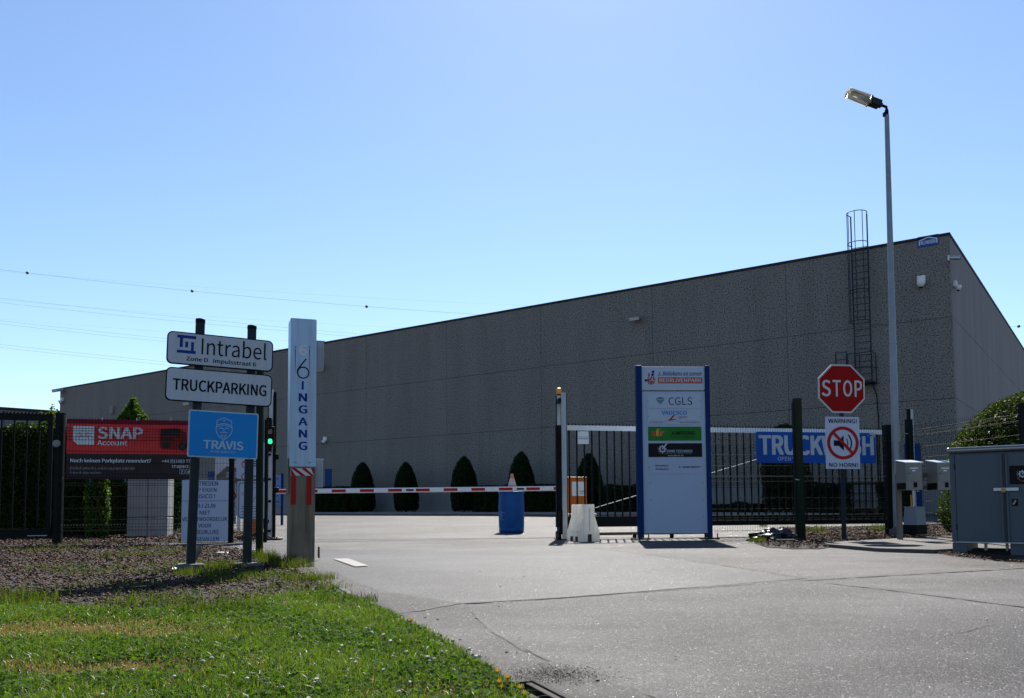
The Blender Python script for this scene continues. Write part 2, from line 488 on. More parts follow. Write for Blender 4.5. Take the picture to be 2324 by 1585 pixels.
crack([(1340,1244),(1500,1264),(1700,1294),(1830,1316)], 0.022, 6)
crack([(1860,1322),(1985,1336),(2100,1350),(2324,1379),(2500,1402)], 0.042, 7)
crack([(1062,1376),(1110,1434),(1180,1474),(1245,1505)], 0.008, 8)
crack([(1180,1474),(1200,1480),(1245,1505)], 0.022, 18)
crack([(1345,1530),(1410,1556),(1480,1586),(1600,1630)], 0.018, 9)
crack([(2140,1445),(2200,1432),(2260,1416)], 0.010, 10)
crack([(655,1230),(800,1228),(1000,1225),(1275,1221)], 0.05, 11)
mb = MB()
mk = [gp(756,1271), gp(790,1270), gp(836,1287), gp(806,1289)]
mb.add([(x, y, gz(y)+0.014) for x, y in mk], [(0,1,2,3)])
struct(mb.obj('road_marking', M['paint']))

# ================================================================ warehouse
M['pebble'] = pebble_mat('exposed_aggregate', (0.147,0.136,0.125), (0.25,0.232,0.212), (0.013,0.011,0.011), 19)
M['pebble_fine'] = pebble_mat('fine_aggregate', (0.215,0.19,0.185), (0.24,0.215,0.21), (0.14,0.125,0.122), 40)
M['concrete'] = mat('concrete', (0.20,0.195,0.19), 0.85, var=0.10, scale=1.5, bump=0.003, bscale=40, dirt=(0.14,0.135,0.125), dscale=1.2, damt=0.5, streak=True)
M['trim'] = mat('roof_trim', (0.035,0.03,0.028), 0.6, spec=0.06)
M['roofing'] = mat('bitumen_roof', (0.06,0.058,0.056), 0.9)
M['seal'] = mat('joint_seal', (0.10,0.095,0.09), 0.9, spec=0.06)
M['blue_door'] = mat('blue_steel', (0.012,0.045,0.17), 0.45, spec=0.06)
M['galv'] = mat('galvanised', (0.42,0.44,0.46), 0.45, 0.85, var=0.15, scale=14)
M['dark_steel'] = mat('dark_green_steel', (0.007,0.009,0.009), 0.5, var=0.15, spec=0.06)
M['black'] = mat('black_plastic', (0.007,0.007,0.008), 0.5, spec=0.06)
M['white'] = mat('white_paint', (0.68,0.68,0.67), 0.5, var=0.05, scale=3, dirt=(0.40,0.37,0.32), dscale=2.5, damt=0.25, streak=True)
M['lens'] = mat('dark_glass', (0.02,0.02,0.025), 0.08, spec=0.6)

YC = 31.0
corner = at(2168, 900, YC); corner.z = 0
WD = Vector((-0.811, 0.584, 0)).normalized()       # long wall runs this way
SD = Vector((0.584, 0.811, 0)).normalized()        # short wall
TOP = EYE + (1145-524)/F_PX*YC + 0.02
PW, PH = 6.10, 3.03
wh = thing('warehouse', 'long grey pebble-concrete warehouse with flat dark roof edge behind the gate', 'warehouse', corner, math.atan2(-WD.y, -WD.x))
# local frame: long wall runs along -x at y=0 (facing -y); short wall runs along +y at x=0 (facing +x)
NL, NS, ZB = 11, 7, 0.1
LEN, DEP = NL*PW-1.0, NS*PW
rows = [(ZB, 1.5), (1.5, 1.5+PH), (1.5+PH, 1.5+2*PH), (1.5+2*PH, TOP)]
core = MB().bx(-LEN+0.15, -0.15, 0.15, DEP-0.1, ZB, TOP-0.15).obj('core_wall', M['seal'], wh)
for i in range(NL):
    x1 = -i*PW; x0 = max(-LEN, x1-PW)
    for j, (z0, z1) in enumerate(rows):
        g = 0.006
        MB().bev(x0+g, x1-(g if i else 0), 0, 0.16, z0+g, z1-g, 0.008).obj('panel', M['concrete'] if j == 0 else M['pebble'], wh)
for i in range(NS):
    y0 = 0.161 if i == 0 else i*PW
    for j, (z0, z1) in enumerate(rows):
        g = 0.006
        MB().bev(-0.16, 0.001, y0+g, (i+1)*PW-g, z0+g, z1-g, 0.008).obj('side_panel', M['concrete'] if j == 0 else M['pebble_fine'], wh)
MB().bx(-LEN+0.2, -0.2, 0.2, DEP-0.2, TOP-0.12, TOP+0.02).obj('roof', M['roofing'], wh)
mb = MB().bx(-LEN-0.03, 0.03, -0.03, 0.20, TOP, TOP+0.10).bx(-0.18, 0.03, 0.201, DEP, TOP, TOP+0.10)
mb.obj('roof_edge', M['trim'], wh)
def wall_t(px):
    """distance along the long wall from its corner for photo column px"""
    u = (px-CX)/F_PX
    # solve x(t)/y(t)=u with x=cx+WD.x t
    return (corner.x-u*corner.y)/(u*WD.y-WD.x)
def wall_pt(px, py):
    t = wall_t(px); y = corner.y + WD.y*t
    return -t, at(px, py, y).z
def side_pt(px, py):
    u = (px-CX)/F_PX; t = (u*corner.y-corner.x)/(SD.x-u*SD.y)
    return t, at(px, py, corner.y+SD.y*t).z
# doors
for (pa, pb, pt) in ((738, 752, 1065), (472, 486, 1030)):
    xa, zt = wall_pt(pa, pt); xb, _ = wall_pt(pb, pt)
    zt = min(zt, 3.2)
    d = MB().bev(min(xa,xb), max(xa,xb), -0.05, -0.005, ZB+0.1, zt, 0.01).obj('door', M['blue_door'], wh)
    MB().bx(max(xa,xb)-0.12, max(xa,xb)-0.06, -0.09, -0.05, 1.05, 1.09).obj('handle', M['galv'], d)
xa, zt = wall_pt(2055, 1008); xb, _ = wall_pt(2091, 1008)
d = MB().bev(xa, xb, -0.05, -0.005, ZB+0.1, zt, 0.01).obj('door', M['blue_door'], wh)
MB().bx(xb-0.16, xb-0.08, -0.09, -0.05, 1.1, 1.15).obj('handle', M['galv'], d)

# cage ladder to the roof
lx, lz = wall_pt(1970, 590)
lad = thing('cage_ladder', 'dark steel cage ladder climbing over the warehouse roof edge near its corner', 'ladder', wh.matrix_basis @ Vector((lx, 0, 0)), wh.rotation_euler.z)
M['ladder'] = mat('ladder_steel', (0.028,0.038,0.05), 0.6, 0.0, spec=0.06)
lb = 5.35
for sx in (-0.3, 0.3):
    MB().bx(sx-0.02, sx+0.02, -0.22, -0.16, lb, TOP+1.35).obj('rail', M['ladder'], lad)
k = lb+0.1
while k < TOP+0.15:
    MB().tube((-0.3, -0.19, k), (0.3, -0.19, k), 0.014, n=6).obj('rung', M['ladder'], lad); k += 0.25
def hoop(z, r=0.37):
    pts = [(-0.3, -0.19, z)] + [(math.cos(R(a))*r, -0.50+math.sin(R(a))*r, z) for a in range(155, 386, 15)] + [(0.3, -0.19, z)]
    MB().path(pts, 0.016, 6).obj('hoop', M['ladder'], lad)
for z in (TOP+1.35, TOP+0.15, 8.9, 7.7): hoop(z)
for a in (180, 225, 270, 315, 360):
    x, y = math.cos(R(a))*0.37, -0.50+math.sin(R(a))*0.37
    MB().bx(x-0.012, x+0.012, y-0.01, y+0.01, 7.7, TOP+1.35).obj('cage_strip', M['ladder'], lad)
# landing platform and the short lower flight beside it
MB().bx(-0.45, 0.45, -0.75, -0.02, lb-0.06, lb).obj('platform', M['ladder'], lad)
for x, y in ((-0.44, -0.74), (0.44, -0.74), (0.0, -0.74), (0.44, -0.1)):
    MB().tube((x, y, lb), (x, y, lb+1.1), 0.018, n=6).obj('railing_post', M['ladder'], lad)
for z in (lb+0.55, lb+1.1):
    MB().path([(-0.44,-0.74,z), (0.44,-0.74,z), (0.44,-0.1,z)], 0.016, 6).obj('railing', M['ladder'], lad)
for x in (-0.95, -0.55):
    MB().bx(x-0.018, x+0.018, -0.5, -0.45, lb-0.3, lb+1.25).obj('rail', M['ladder'], lad)
for z in (lb+0.05, lb+0.35, lb+0.65, lb+0.95, lb+1.23):
    MB().tube((-0.95,-0.475,z), (-0.55,-0.475,z), 0.014, n=6).obj('rung', M['ladder'], lad)
MB().path([(0.3,-0.1,lb-0.05),(0.42,-0.06,lb-0.5),(0.46,-0.05,lb-1.4),(0.46,-0.05,1.2)], 0.02, 6).obj('drain_hose', M['black'], lad)

# lamps, cameras and the name plate on the walls
def on_wall(name, label, cat, px, py, build, group=None):
    x, z = wall_pt(px, py)
    t = thing(name, label, cat, wh.matrix_basis @ Vector((x, 0, z)), wh.rotation_euler.z, group)
    build(t); return t
def on_side(name, label, cat, px, py, build, group=None):
    y, z = side_pt(px, py)
    t = thing(name, label, cat, wh.matrix_basis @ Vector((0.002, y, z)), wh.rotation_euler.z+math.pi/2, group)
    build(t); return t
def flood(s=1.0):
    def b(t):
        MB().bx(-0.05*s, 0.05*s, -0.22*s, 0.0, 0.02*s, 0.07*s).obj('arm', M['galv'], t)
        MB().box((0, -0.32*s, 0.02*s), (0.5*s, 0.34*s, 0.14*s), Matrix.Rotation(R(15), 3, 'X')).obj('housing', M['galv'], t)
        MB().box((0, -0.33*s, -0.065*s), (0.44*s, 0.28*s, 0.02*s), Matrix.Rotation(R(15), 3, 'X')).obj('lamp_glass', M['lens'], t)
    return b
def dome(s=1.0):
    def b(t):
        MB().bev(-0.14*s, 0.14*s, -0.16*s, 0.0, 0.02*s, 0.30*s, 0.02).obj('bracket', M['white'], t)
        MB().lathe([(0.02*s,-0.16*s),(0.09*s,-0.13*s),(0.13*s,-0.06*s),(0.15*s,0.0),(0.15*s,0.06*s)], (0,-0.20*s,0), 16).obj('camera_dome', M['white'], t)
        MB().lathe([(0.01*s,-0.21*s),(0.05*s,-0.19*s),(0.075*s,-0.15*s)], (0,-0.20*s,0), 12).obj('lens', M['lens'], t)
    return b
def bullet(s=1.0):
    def b(t):
        MB().bx(-0.06*s, 0.06*s, -0.06*s, 0, -0.1*s, 0.1*s).obj('bracket', M['white'], t)
        MB().tube((0,-0.05*s,0), (0.05*s,-0.45*s,-0.06*s), 0.085*s, n=14).obj('housing', M['galv'], t)
        MB().tube((0.05*s,-0.45*s,-0.06*s), (0.053*s,-0.47*s,-0.063*s), 0.07*s, n=14).obj('lens', M['lens'], t)
    return b
on_wall('wall_floodlight', 'flat wall floodlight high on the pebble wall above the sliding gate', 'floodlight', 1455, 727, flood(0.95))
on_wall('wall_floodlight', 'wall floodlight on the warehouse behind the white entrance pillar', 'floodlight', 728, 835, flood(1.3))
on_wall('wall_floodlight', 'small wall floodlight above the pointed bush behind the red banner', 'floodlight', 438, 918, flood(1.4))
on_wall('corner_floodlight', 'square floodlight tilted out from the far end of the warehouse', 'floodlight', 139, 888, flood(1.6))
on_wall('wall_box', 'small pale box on the warehouse wall near its far end', 'box', 253, 931, lambda t: MB().bev(-0.22,0.22,-0.2,0,-0.3,0.25,0.02).obj('housing', M['concrete'], t))
on_wall('dome_camera', 'white dome camera on the pebble face beside the warehouse corner', 'camera', 2108, 645, dome(1.0))
on_wall('bullet_camera', 'small camera low on the warehouse wall beside the entrance pillar', 'camera', 739, 1002, dome(0.9))
on_wall('bullet_camera', 'tiny camera under the floodlight at the far end of the warehouse', 'camera', 138, 912, dome(1.1))
on_side('bullet_camera', 'tube camera high on the short side of the warehouse corner', 'camera', 2170, 586, bullet(0.9))
on_side('dome_camera', 'white dome camera on an arm on the short side of the warehouse', 'camera', 2180, 653, dome(0.8))
M['plate_blue'] = mat('plate_blue', (0.03,0.09,0.32), 0.4, spec=0.06)
M['print_white'] = mat('white_print', (0.70,0.70,0.70), 0.5, var=0.04)
def nameplate(t):
    b = MB().bx(-0.36,0.36,-0.03,0,-0.2,0.2).obj('plate', M['plate_blue'], t)
    mb = MB(); line(mb, [(-0.3,-0.12),(-0.3,0.04),(0,0.13),(0.3,0.04),(0.3,-0.12)], 0.035, -0.033)
    text(mb, 'WILLY NAESSENS', -0.26, 0.26, -0.12, 0.02, -0.033, 0.02)
    mb.obj('lettering', M['print_white'], b)
on_wall('name_plate', 'small blue plate with white roof outline at the top corner of the warehouse', 'sign', 2126, 547, nameplate)

# low grey hall beyond
M['far_wall'] = mat('far_cladding', (0.13,0.125,0.135), 0.8, var=0.08, scale=0.4)
hall = thing('low_hall', 'low dark grey hall with flat roof past the far end of the warehouse', 'hall', (at(-300, 900, 74).x, 74, gz(74)), math.atan2(86-74, at(190,900,86).x-at(-300,900,74).x))
hl = (Vector((at(190,900,86).x, 86)) - Vector((at(-300,900,74).x, 74))).length
ht = at(60, 928, 80.5).z - gz(80)
for i in range(5):
    MB().bev(i*hl/5+0.02, (i+1)*hl/5-0.02, 0, 0.3, 0, ht-0.02, 0.02).obj('wall_panel', M['far_wall'], hall)
MB().bx(0.1, hl-0.1, 0.31, 20, 0, ht-0.2).obj('core_wall', M['far_wall'], hall)
MB().bx(-0.1, hl+0.1, -0.1, 0.4, ht, ht+0.25).obj('roof_edge', M['trim'], hall)

# overhead power lines with marker balls
M['wire'] = mat('line_wire', (0.10,0.10,0.11), 0.6, 0.4)
M['ball'] = mat('marker_ball', (0.10,0.07,0.07), 0.6)
def wire(pts, r, label, balls=(), Y=165.0):
    P = [at(px, py, Y) for px, py in pts]
    # smooth curve through the points, carried on past both ends
    xs = np.array([p.x for p in P]); zs = np.array([p.z for p in P])
    co = np.polyfit(xs, zs, 2 if len(P) > 2 else 1)
    x = np.linspace(xs[0]-60, xs[-1]+50, 40)
    t = thing('power_line', label, 'power line', (x[0], Y, np.polyval(co, x[0])), 0, 'overhead power lines')
    o = Vector(t.location)
    MB().path([Vector((a, Y, np.polyval(co, a)))-o for a in x], r, 5).obj('wire', M['wire'], t)
    for px, py in balls:
        p = at(px, py, Y)
        MB().lathe([(0.02,-0.3),(0.17,-0.25),(0.27,-0.13),(0.3,0),(0.27,0.13),(0.17,0.25),(0.02,0.3)], Vector((p.x, Y, np.polyval(co, p.x)))-o, 14).obj('marker_ball', M['ball'], t)
wire([(0,612),(436,661),(832,696),(1100,715)], 0.02, 'topmost overhead power line carrying dark marker balls', [(62,619),(436,661),(832,696),(-330,560)])
wire([(0,616),(500,655),(1100,690)], 0.007, 'thin faint overhead wire just above the line with balls', Y=190)
wire([(0,677),(654,744),(786,756)], 0.015, 'upper wire of the second overhead bundle')
wire([(0,687),(654,752),(786,763)], 0.015, 'lower wire of the second overhead bundle')
wire([(0,680),(208,700),(654,729),(855,742)], 0.007, 'thin faint wire above the second overhead bundle', Y=190)
wire([(0,728),(379,769),(600,790)], 0.015, 'upper wire of the third overhead bundle')
wire([(0,735),(379,776),(600,796)], 0.015, 'lower wire of the third overhead bundle')
wire([(0,724),(379,754),(654,774)], 0.007, 'thin faint wire above the third overhead bundle', Y=190)
wire([(0,782),(379,822),(600,843)], 0.015, 'upper wire of the lowest overhead bundle')
wire([(0,789),(379,829),(600,850)], 0.015, 'lower wire of the lowest overhead bundle')
wire([(2230,745),(2312,741),(2420,736)], 0.015, 'overhead wire with one marker ball past the short warehouse side', [(2312,741)])
# ================================================================ survey helpers for boards
def plane_pt(root, px, py, yoff=0.0):
    """local x,z where photo direction px,py meets the local plane y = yoff of root"""
    mi = Matrix.LocRotScale(root.location, root.rotation_euler, None).inverted()
    o = mi @ Vector((0, 0, EYE))
    d = mi.to_3x3() @ (CAM_ROT @ Vector(((px-CX)/F_PX, -(py-CY)/F_PX, -1.0)))
    p = o + d*((yoff-o.y)/d.y)
    return p.x, p.z
class Rect:
    """rectangle on a board; u runs right, v runs down, both 0..1"""
    def __init__(s, x0, x1, z0, z1): s.x0, s.x1, s.z0, s.z1 = x0, x1, z0, z1
    def X(s, u): return s.x0+(s.x1-s.x0)*u
    def Z(s, v): return s.z1-(s.z1-s.z0)*v
    def P(s, u, v): return (s.X(u), s.Z(v))
    def text(s, mb, w, u0, u1, v0, v1, y, bold=0.0, shear=0.0): return text(mb, w, s.X(u0), s.X(u1), s.Z(v1), s.Z(v0), y, bold, shear)
    def quad(s, mb, u0, u1, v0, v1, y): return flat(mb, [s.P(u0,v1), s.P(u1,v1), s.P(u1,v0), s.P(u0,v0)], y)
    def poly(s, mb, uv, y): return flat(mb, [s.P(*p) for p in uv], y)
    def sub(s, u0, u1, v0, v1): return Rect(s.X(u0), s.X(u1), s.Z(v1), s.Z(v0))
def rect_px(root, xa, xb, ya, yb, yoff=0.0):
    """board rectangle from photo extents (mid heights / mid widths)"""
    ym, xm = (ya+yb)/2, (xa+xb)/2
    return Rect(plane_pt(root, xa, ym, yoff)[0], plane_pt(root, xb, ym, yoff)[0], plane_pt(root, xm, yb, yoff)[1], plane_pt(root, xm, ya, yoff)[1])

M['pole_grey'] = mat('pole_grey', (0.020,0.026,0.030), 0.5, 0.0, var=0.15, scale=8, spec=0.06)
M['box_steel'] = mat('box_steel', (0.26,0.28,0.31), 0.5, var=0.08, scale=5, dirt=(0.14,0.12,0.10), dscale=3, damt=0.5, streak=True)
M['ink'] = mat('black_ink', (0.008,0.009,0.013), 0.6, var=0.02, spec=0.06)
M['navy'] = mat('navy_ink', (0.012,0.022,0.11), 0.5, var=0.02, spec=0.06)
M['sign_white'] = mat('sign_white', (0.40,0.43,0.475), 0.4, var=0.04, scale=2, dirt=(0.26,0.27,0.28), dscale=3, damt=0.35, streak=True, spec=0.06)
M['travis_blue'] = mat('sky_blue_sign', (0.012,0.20,0.52), 0.35, var=0.05, scale=2, spec=0.06)
M['pale_print'] = mat('pale_print', (0.34,0.44,0.55), 0.4, var=0.03, spec=0.06)
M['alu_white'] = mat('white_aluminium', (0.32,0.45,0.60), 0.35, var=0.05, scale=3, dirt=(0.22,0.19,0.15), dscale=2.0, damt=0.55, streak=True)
M['beige_metal'] = mat('weathered_beige', (0.165,0.135,0.095), 0.6, var=0.15, scale=4, spec=0.2, dirt=(0.06,0.042,0.027), dscale=2.4, damt=0.85, streak=True)
M['red_tape'] = mat('red_tape', (0.33,0.012,0.014), 0.4, var=0.08, spec=0.06)
M['white_tape'] = mat('white_tape', (0.52,0.52,0.52), 0.4, var=0.08, spec=0.06)
M['blue_ink'] = mat('blue_ink', (0.012,0.035,0.20), 0.45, var=0.02, spec=0.06)
M['faded'] = mat('faded_print', (0.52,0.55,0.57), 0.5, var=0.02)
M['green_post'] = mat('green_post', (0.009,0.016,0.010), 0.5, var=0.15, spec=0.06)
M['concrete_foot'] = mat('concrete_foot', (0.08,0.08,0.08), 0.9, var=0.2, scale=12, bump=0.004)

# ---------------- road sign on two poles
pl, pr = at(433, 1284, 8.75), at(561, 1284, 9.0)
ptop = at(455, 727, 8.75)
lean = math.atan2((ptop.x-pl.x), ptop.z-pl.z)
sg = thing('direction_sign', 'two leaning dark poles carrying white company and truckparking boards over a blue board', 'sign', ((pl.x+pr.x)/2, (pl.y+pr.y)/2, 0.0), math.atan2(pr.y-pl.y, pr.x-pl.x), tilt=(0, lean*0.95))
for (bx_, by, tx, ty) in ((433,1284,455,727), (561,1284,572,742)):
    x0, _ = plane_pt(sg, bx_, by); x1, z1 = plane_pt(sg, tx, ty)
    p = MB().tube((x0, 0.0, -0.15), (x1, 0.0, z1), 0.047, n=20).obj('pole', M['pole_grey'], sg)
    MB().lathe([(0.049,-0.03),(0.050,0.0),(0.046,0.012),(0.02,0.016)], (x1, 0, z1), 20).obj('cap', M['black'], p)
    MB().bev(x0-0.13, x0+0.13, -0.13, 0.13, -0.2, 0.045, 0.015).obj('footing', M['concrete_foot'], sg)
BY = -0.075
def rounded_board(parent, name, r, rad, edge, face, border=0.012, y=BY, t=0.025):
    b = MB().prism(rrect(r.x0, r.x1, r.z0, r.z1, rad), y, y+t).obj(name, edge, parent)
    MB().prism(rrect(r.x0+border, r.x1-border, r.z0+border, r.z1-border, rad-border*0.7), y-0.004, y).obj('face', face, b)
    return b
def corner_rect(tl, tr, bl, br):
    P = [plane_pt(sg, *q, BY) for q in (tl, tr, bl, br)]
    return Rect((P[0][0]+P[2][0])/2, (P[1][0]+P[3][0])/2, (P[2][1]+P[3][1])/2, (P[0][1]+P[1][1])/2)
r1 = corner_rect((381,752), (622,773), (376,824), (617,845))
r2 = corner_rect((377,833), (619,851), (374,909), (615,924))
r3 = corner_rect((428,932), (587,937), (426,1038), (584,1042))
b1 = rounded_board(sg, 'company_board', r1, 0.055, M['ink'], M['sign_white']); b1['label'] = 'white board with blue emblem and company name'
y = BY-0.0065
mb = MB(); r1.text(mb, 'Intrabel', .315, .935, .10, .645, y, 0.0)
r1.text(mb, 'Zone D   Impulsstraat 6', .18, .835, .735, .905, y, 0.015)
mb.obj('lettering', M['ink'], b1)
mb = MB()
for q in ((.09,.262,.10,.19), (.092,.262,.56,.65), (.115,.142,.19,.47), (.165,.19,.29,.47), (.218,.243,.29,.56)): r1.quad(mb, *q, y)
mb.obj('emblem', M['blue_ink'], b1)
b2 = rounded_board(sg, 'parking_board', r2, 0.055, M['ink'], M['sign_white']); b2['label'] = 'white board reading TRUCKPARKING'
mb = MB(); r2.text(mb, 'TRUCKPARKING', .065, .945, .33, .68, y, 0.022); mb.obj('lettering', M['ink'], b2)
b3 = rounded_board(sg, 'blue_board', r3, 0.018, M['pale_print'], M['travis_blue'], 0.014); b3['label'] = 'sky blue board with pale bearded head emblem'
mb = MB(); r3.text(mb, 'TRAVIS', .215, .79, .63, .815, y, 0.03); r3.text(mb, 'ROAD SERVICES', .325, .665, .845, .895, y, 0.01)
ring(mb, r3.X(.815), r3.Z(.80), 0.003, 0.005, y, n=12)
mb.obj('lettering', M['pale_print'], b3)
mb = MB(); w = 0.007
E3 = lambda pts, ww=w: line(mb, [r3.P(*p) for p in pts], ww, y)
E3([(.395,.30),(.40,.20),(.50,.135),(.605,.20),(.61,.30),(.50,.255),(.395,.30),(.385,.40),(.40,.47),(.42,.52),(.50,.62),(.58,.52),(.605,.47),(.62,.40),(.61,.30)])
E3([(.40,.335),(.50,.29),(.605,.335)]); E3([(.435,.37),(.46,.355),(.485,.37)]); E3([(.515,.37),(.54,.355),(.565,.37)])
E3([(.45,.46),(.475,.445),(.50,.455),(.525,.445),(.55,.46)]); E3([(.46,.49),(.475,.56)], .005); E3([(.487,.50),(.49,.58)], .005); E3([(.513,.50),(.51,.58)], .005); E3([(.54,.49),(.525,.56)], .005)
E3([(.50,.37),(.493,.42),(.51,.425)], .005); E3([(.48,.19),(.52,.19)], .006); E3([(.50,.19),(.50,.225)], .006)
mb.obj('emblem', M['pale_print'], b3)
for u in (.10, .90):
    for rr in (r1, r2): MB().tube((rr.X(.5+(u-.5)*.6), BY+0.026, rr.Z(.5)), (rr.X(.5+(u-.5)*.6), -0.04, rr.Z(.5)), 0.02, n=8).obj('clamp', M['black'], sg)
for u, v in ((.12,.04), (.88,.04), (.12,.96), (.88,.96)):
    MB().tube((r3.X(u), BY-0.004, r3.Z(v)), (r3.X(u), BY-0.009, r3.Z(v)), 0.005, n=8).obj('screw', M['black'], b3)

# ---------------- tall entrance pillar
Yp = 9.85
pb = at(686, 1268, Yp)
pil = thing('entrance_pillar', 'tall white metal pillar lettered 6 INGANG above red striped tape', 'pillar', (pb.x, Yp, pb.z), R(20))
xa, _ = plane_pt(pil, 657.5, 1000, -0.15); xb, _ = plane_pt(pil, 717, 1000, -0.15)
_, zt = plane_pt(pil, 688, 723, -0.15); _, zs = plane_pt(pil, 688, 1060, -0.15)
DP = 0.15
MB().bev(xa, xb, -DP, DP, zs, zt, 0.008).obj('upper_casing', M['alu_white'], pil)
MB().bev(xa+0.004, xb-0.004, -DP+0.004, DP-0.004, -0.25, zs, 0.006).obj('lower_casing', M['beige_metal'], pil)
MB().bx(xa-0.012, xa+0.0, -DP+0.03, DP-0.02, 0.75, zs+0.1).obj('side_hatch', M['beige_metal'], pil)
y = -DP-0.0025
def pt_(px, py): return plane_pt(pil, px, py, y)
def pbox(px0, px1, py0, py1):
    return (pt_(px0,(py0+py1)/2)[0], pt_(px1,(py0+py1)/2)[0], pt_((px0+px1)/2,py1)[1], pt_((px0+px1)/2,py0)[1])
for s_, q, bold in (('I',(684.6,689.4,865.5,884.5),0.03),('N',(678,697,893,911.5),0.035),('G',(677.5,697.5,920,939),0.03),('A',(677,698,948,966),0.03),('N',(678,697,975.5,993.5),0.035),('G',(677.5,697.5,1002.5,1022),0.03)):
    mb = MB(); text(mb, s_, *pbox(*q), y, bold); mb.obj('letter', M['blue_ink'], pil)
mb = MB()
bxx = pbox(674, 702.5, 815, 860)
cx_, r_ = (bxx[0]+bxx[1])/2, (bxx[1]-bxx[0])/2
ring(mb, cx_, bxx[2]+r_, r_-0.014, r_, y, n=40)
line(mb, [(cx_-r_*0.93, bxx[2]+r_*1.3), (cx_-r_*0.55, bxx[2]+r_*1.95), (cx_+r_*0.42, bxx[3])], 0.015, y)
mb.obj('house_number', M['ink'], pil)
mb = MB(); text(mb, '6', *pbox(678,698,783,807), y, 0.05); mb.obj('faded_number', M['faded'], pil)
q = pbox(659.5, 713, 1063, 1080)
RT = Rect(q[0], q[1], q[2], q[3])
mb = MB(); RT.quad(mb, 0, 1, 0, 1, y); mb.obj('tape', M['white_tape'], pil)
for k in range(-1, 3):
    a = k*0.42+0.02; mb = MB()
    pts = [(a, 0), (a+.19, 0), (a+.62, 1), (a+.43, 1)]
    pts = [(min(1, max(0, u)), v) for u, v in pts]
    if len({p[0] for p in pts}) > 2 or pts[1][0]-pts[0][0] > 0.01: RT.poly(mb, pts, y-0.0025); mb.obj('red_stripe', M['red_tape'], pil)
for qx in ((660.5, 671.5), (696, 707)):
    q = pbox(qx[0], qx[1], 1081, 1146); mb = MB(); flat(mb, [(q[0],q[2]),(q[1],q[2]),(q[1],q[3]),(q[0],q[3])], y); mb.obj('red_tape', M['red_tape'], pil)
M['rust'] = mat('rust_streak', (0.10,0.065,0.035), 0.8, var=0.3, scale=30)
for px in (671, 703):
    for py in (788, 1050):
        x, z = pt_(px, py)
        sc = MB().tube((x, y+0.002, z), (x, y-0.012, z), 0.006, n=10).obj('bolt', M['black'], pil)
    x, z = pt_(px-0.5, 792)
    mb = MB(); flat(mb, [(x-0.003, z-0.20), (x+0.0005, z-0.30), (x+0.003, z-0.2), (x+0.005, z), (x-0.004, z)], y+0.001); mb.obj('stain', M['rust'], pil)
for (ya, yb, w_) in ((771, 836, 0.095), (1042, 1106, 0.095)):
    z1 = pt_(717, ya)[1]; z0 = pt_(717, yb)[1]
    b = MB().bev(xb+0.002, xb+w_, -0.06, 0.07, z0, z1, 0.006).obj('side_box', M['box_steel'], pil)
    MB().bx(xb+0.002, xb+w_+0.008, -0.066, 0.078, z1, z1+0.008).obj('lid', M['galv'], b)
MB().tube((xb+0.06, 0, 0.0), (xb+0.06, 0, 0.13), 0.012, n=8).obj('stub_pipe', M['rust'], pil)

# ---------------- green steel posts flanking the drive
def green_post(label, px_b, py_b, px_t, py_t, Y, w, group=None):
    b = at(px_b, py_b, Y); t = at(px_t, py_t, Y)
    p = thing('steel_post', label, 'post', (b.x, Y, b.z), 0.0, tilt=(0, math.atan2(t.x-b.x, t.z-b.z)))
    h = t.z-b.z
    MB().bx(-w/2, w/2, -w/2, w/2-0.02, -0.2, h).obj('channel', M['green_post'], p)
    MB().bx(-w/2-0.012, -w/2, -w*0.35, w/2, -0.2, h-0.06).obj('flange', M['dark_steel'], p)
    MB().bx(-w/2-0.004, w/2+0.004, -w/2-0.004, w/2-0.016, h, h+0.006).obj('cap', M['dark_steel'], p)
    return p
green_post('dark green steel post standing right behind the two-pole sign', 590, 1260, 592, 812, 10.9, 0.072)
gp2 = green_post('dark green steel post in the bark bed in front of the blue banner', 1818, 1224, 1808, 906, 14.7, 0.125)
MB().tube((-0.03, -0.07, 1.02), (-0.10, -0.11, 1.03), 0.012, n=8).obj('catch', M['galv'], gp2)

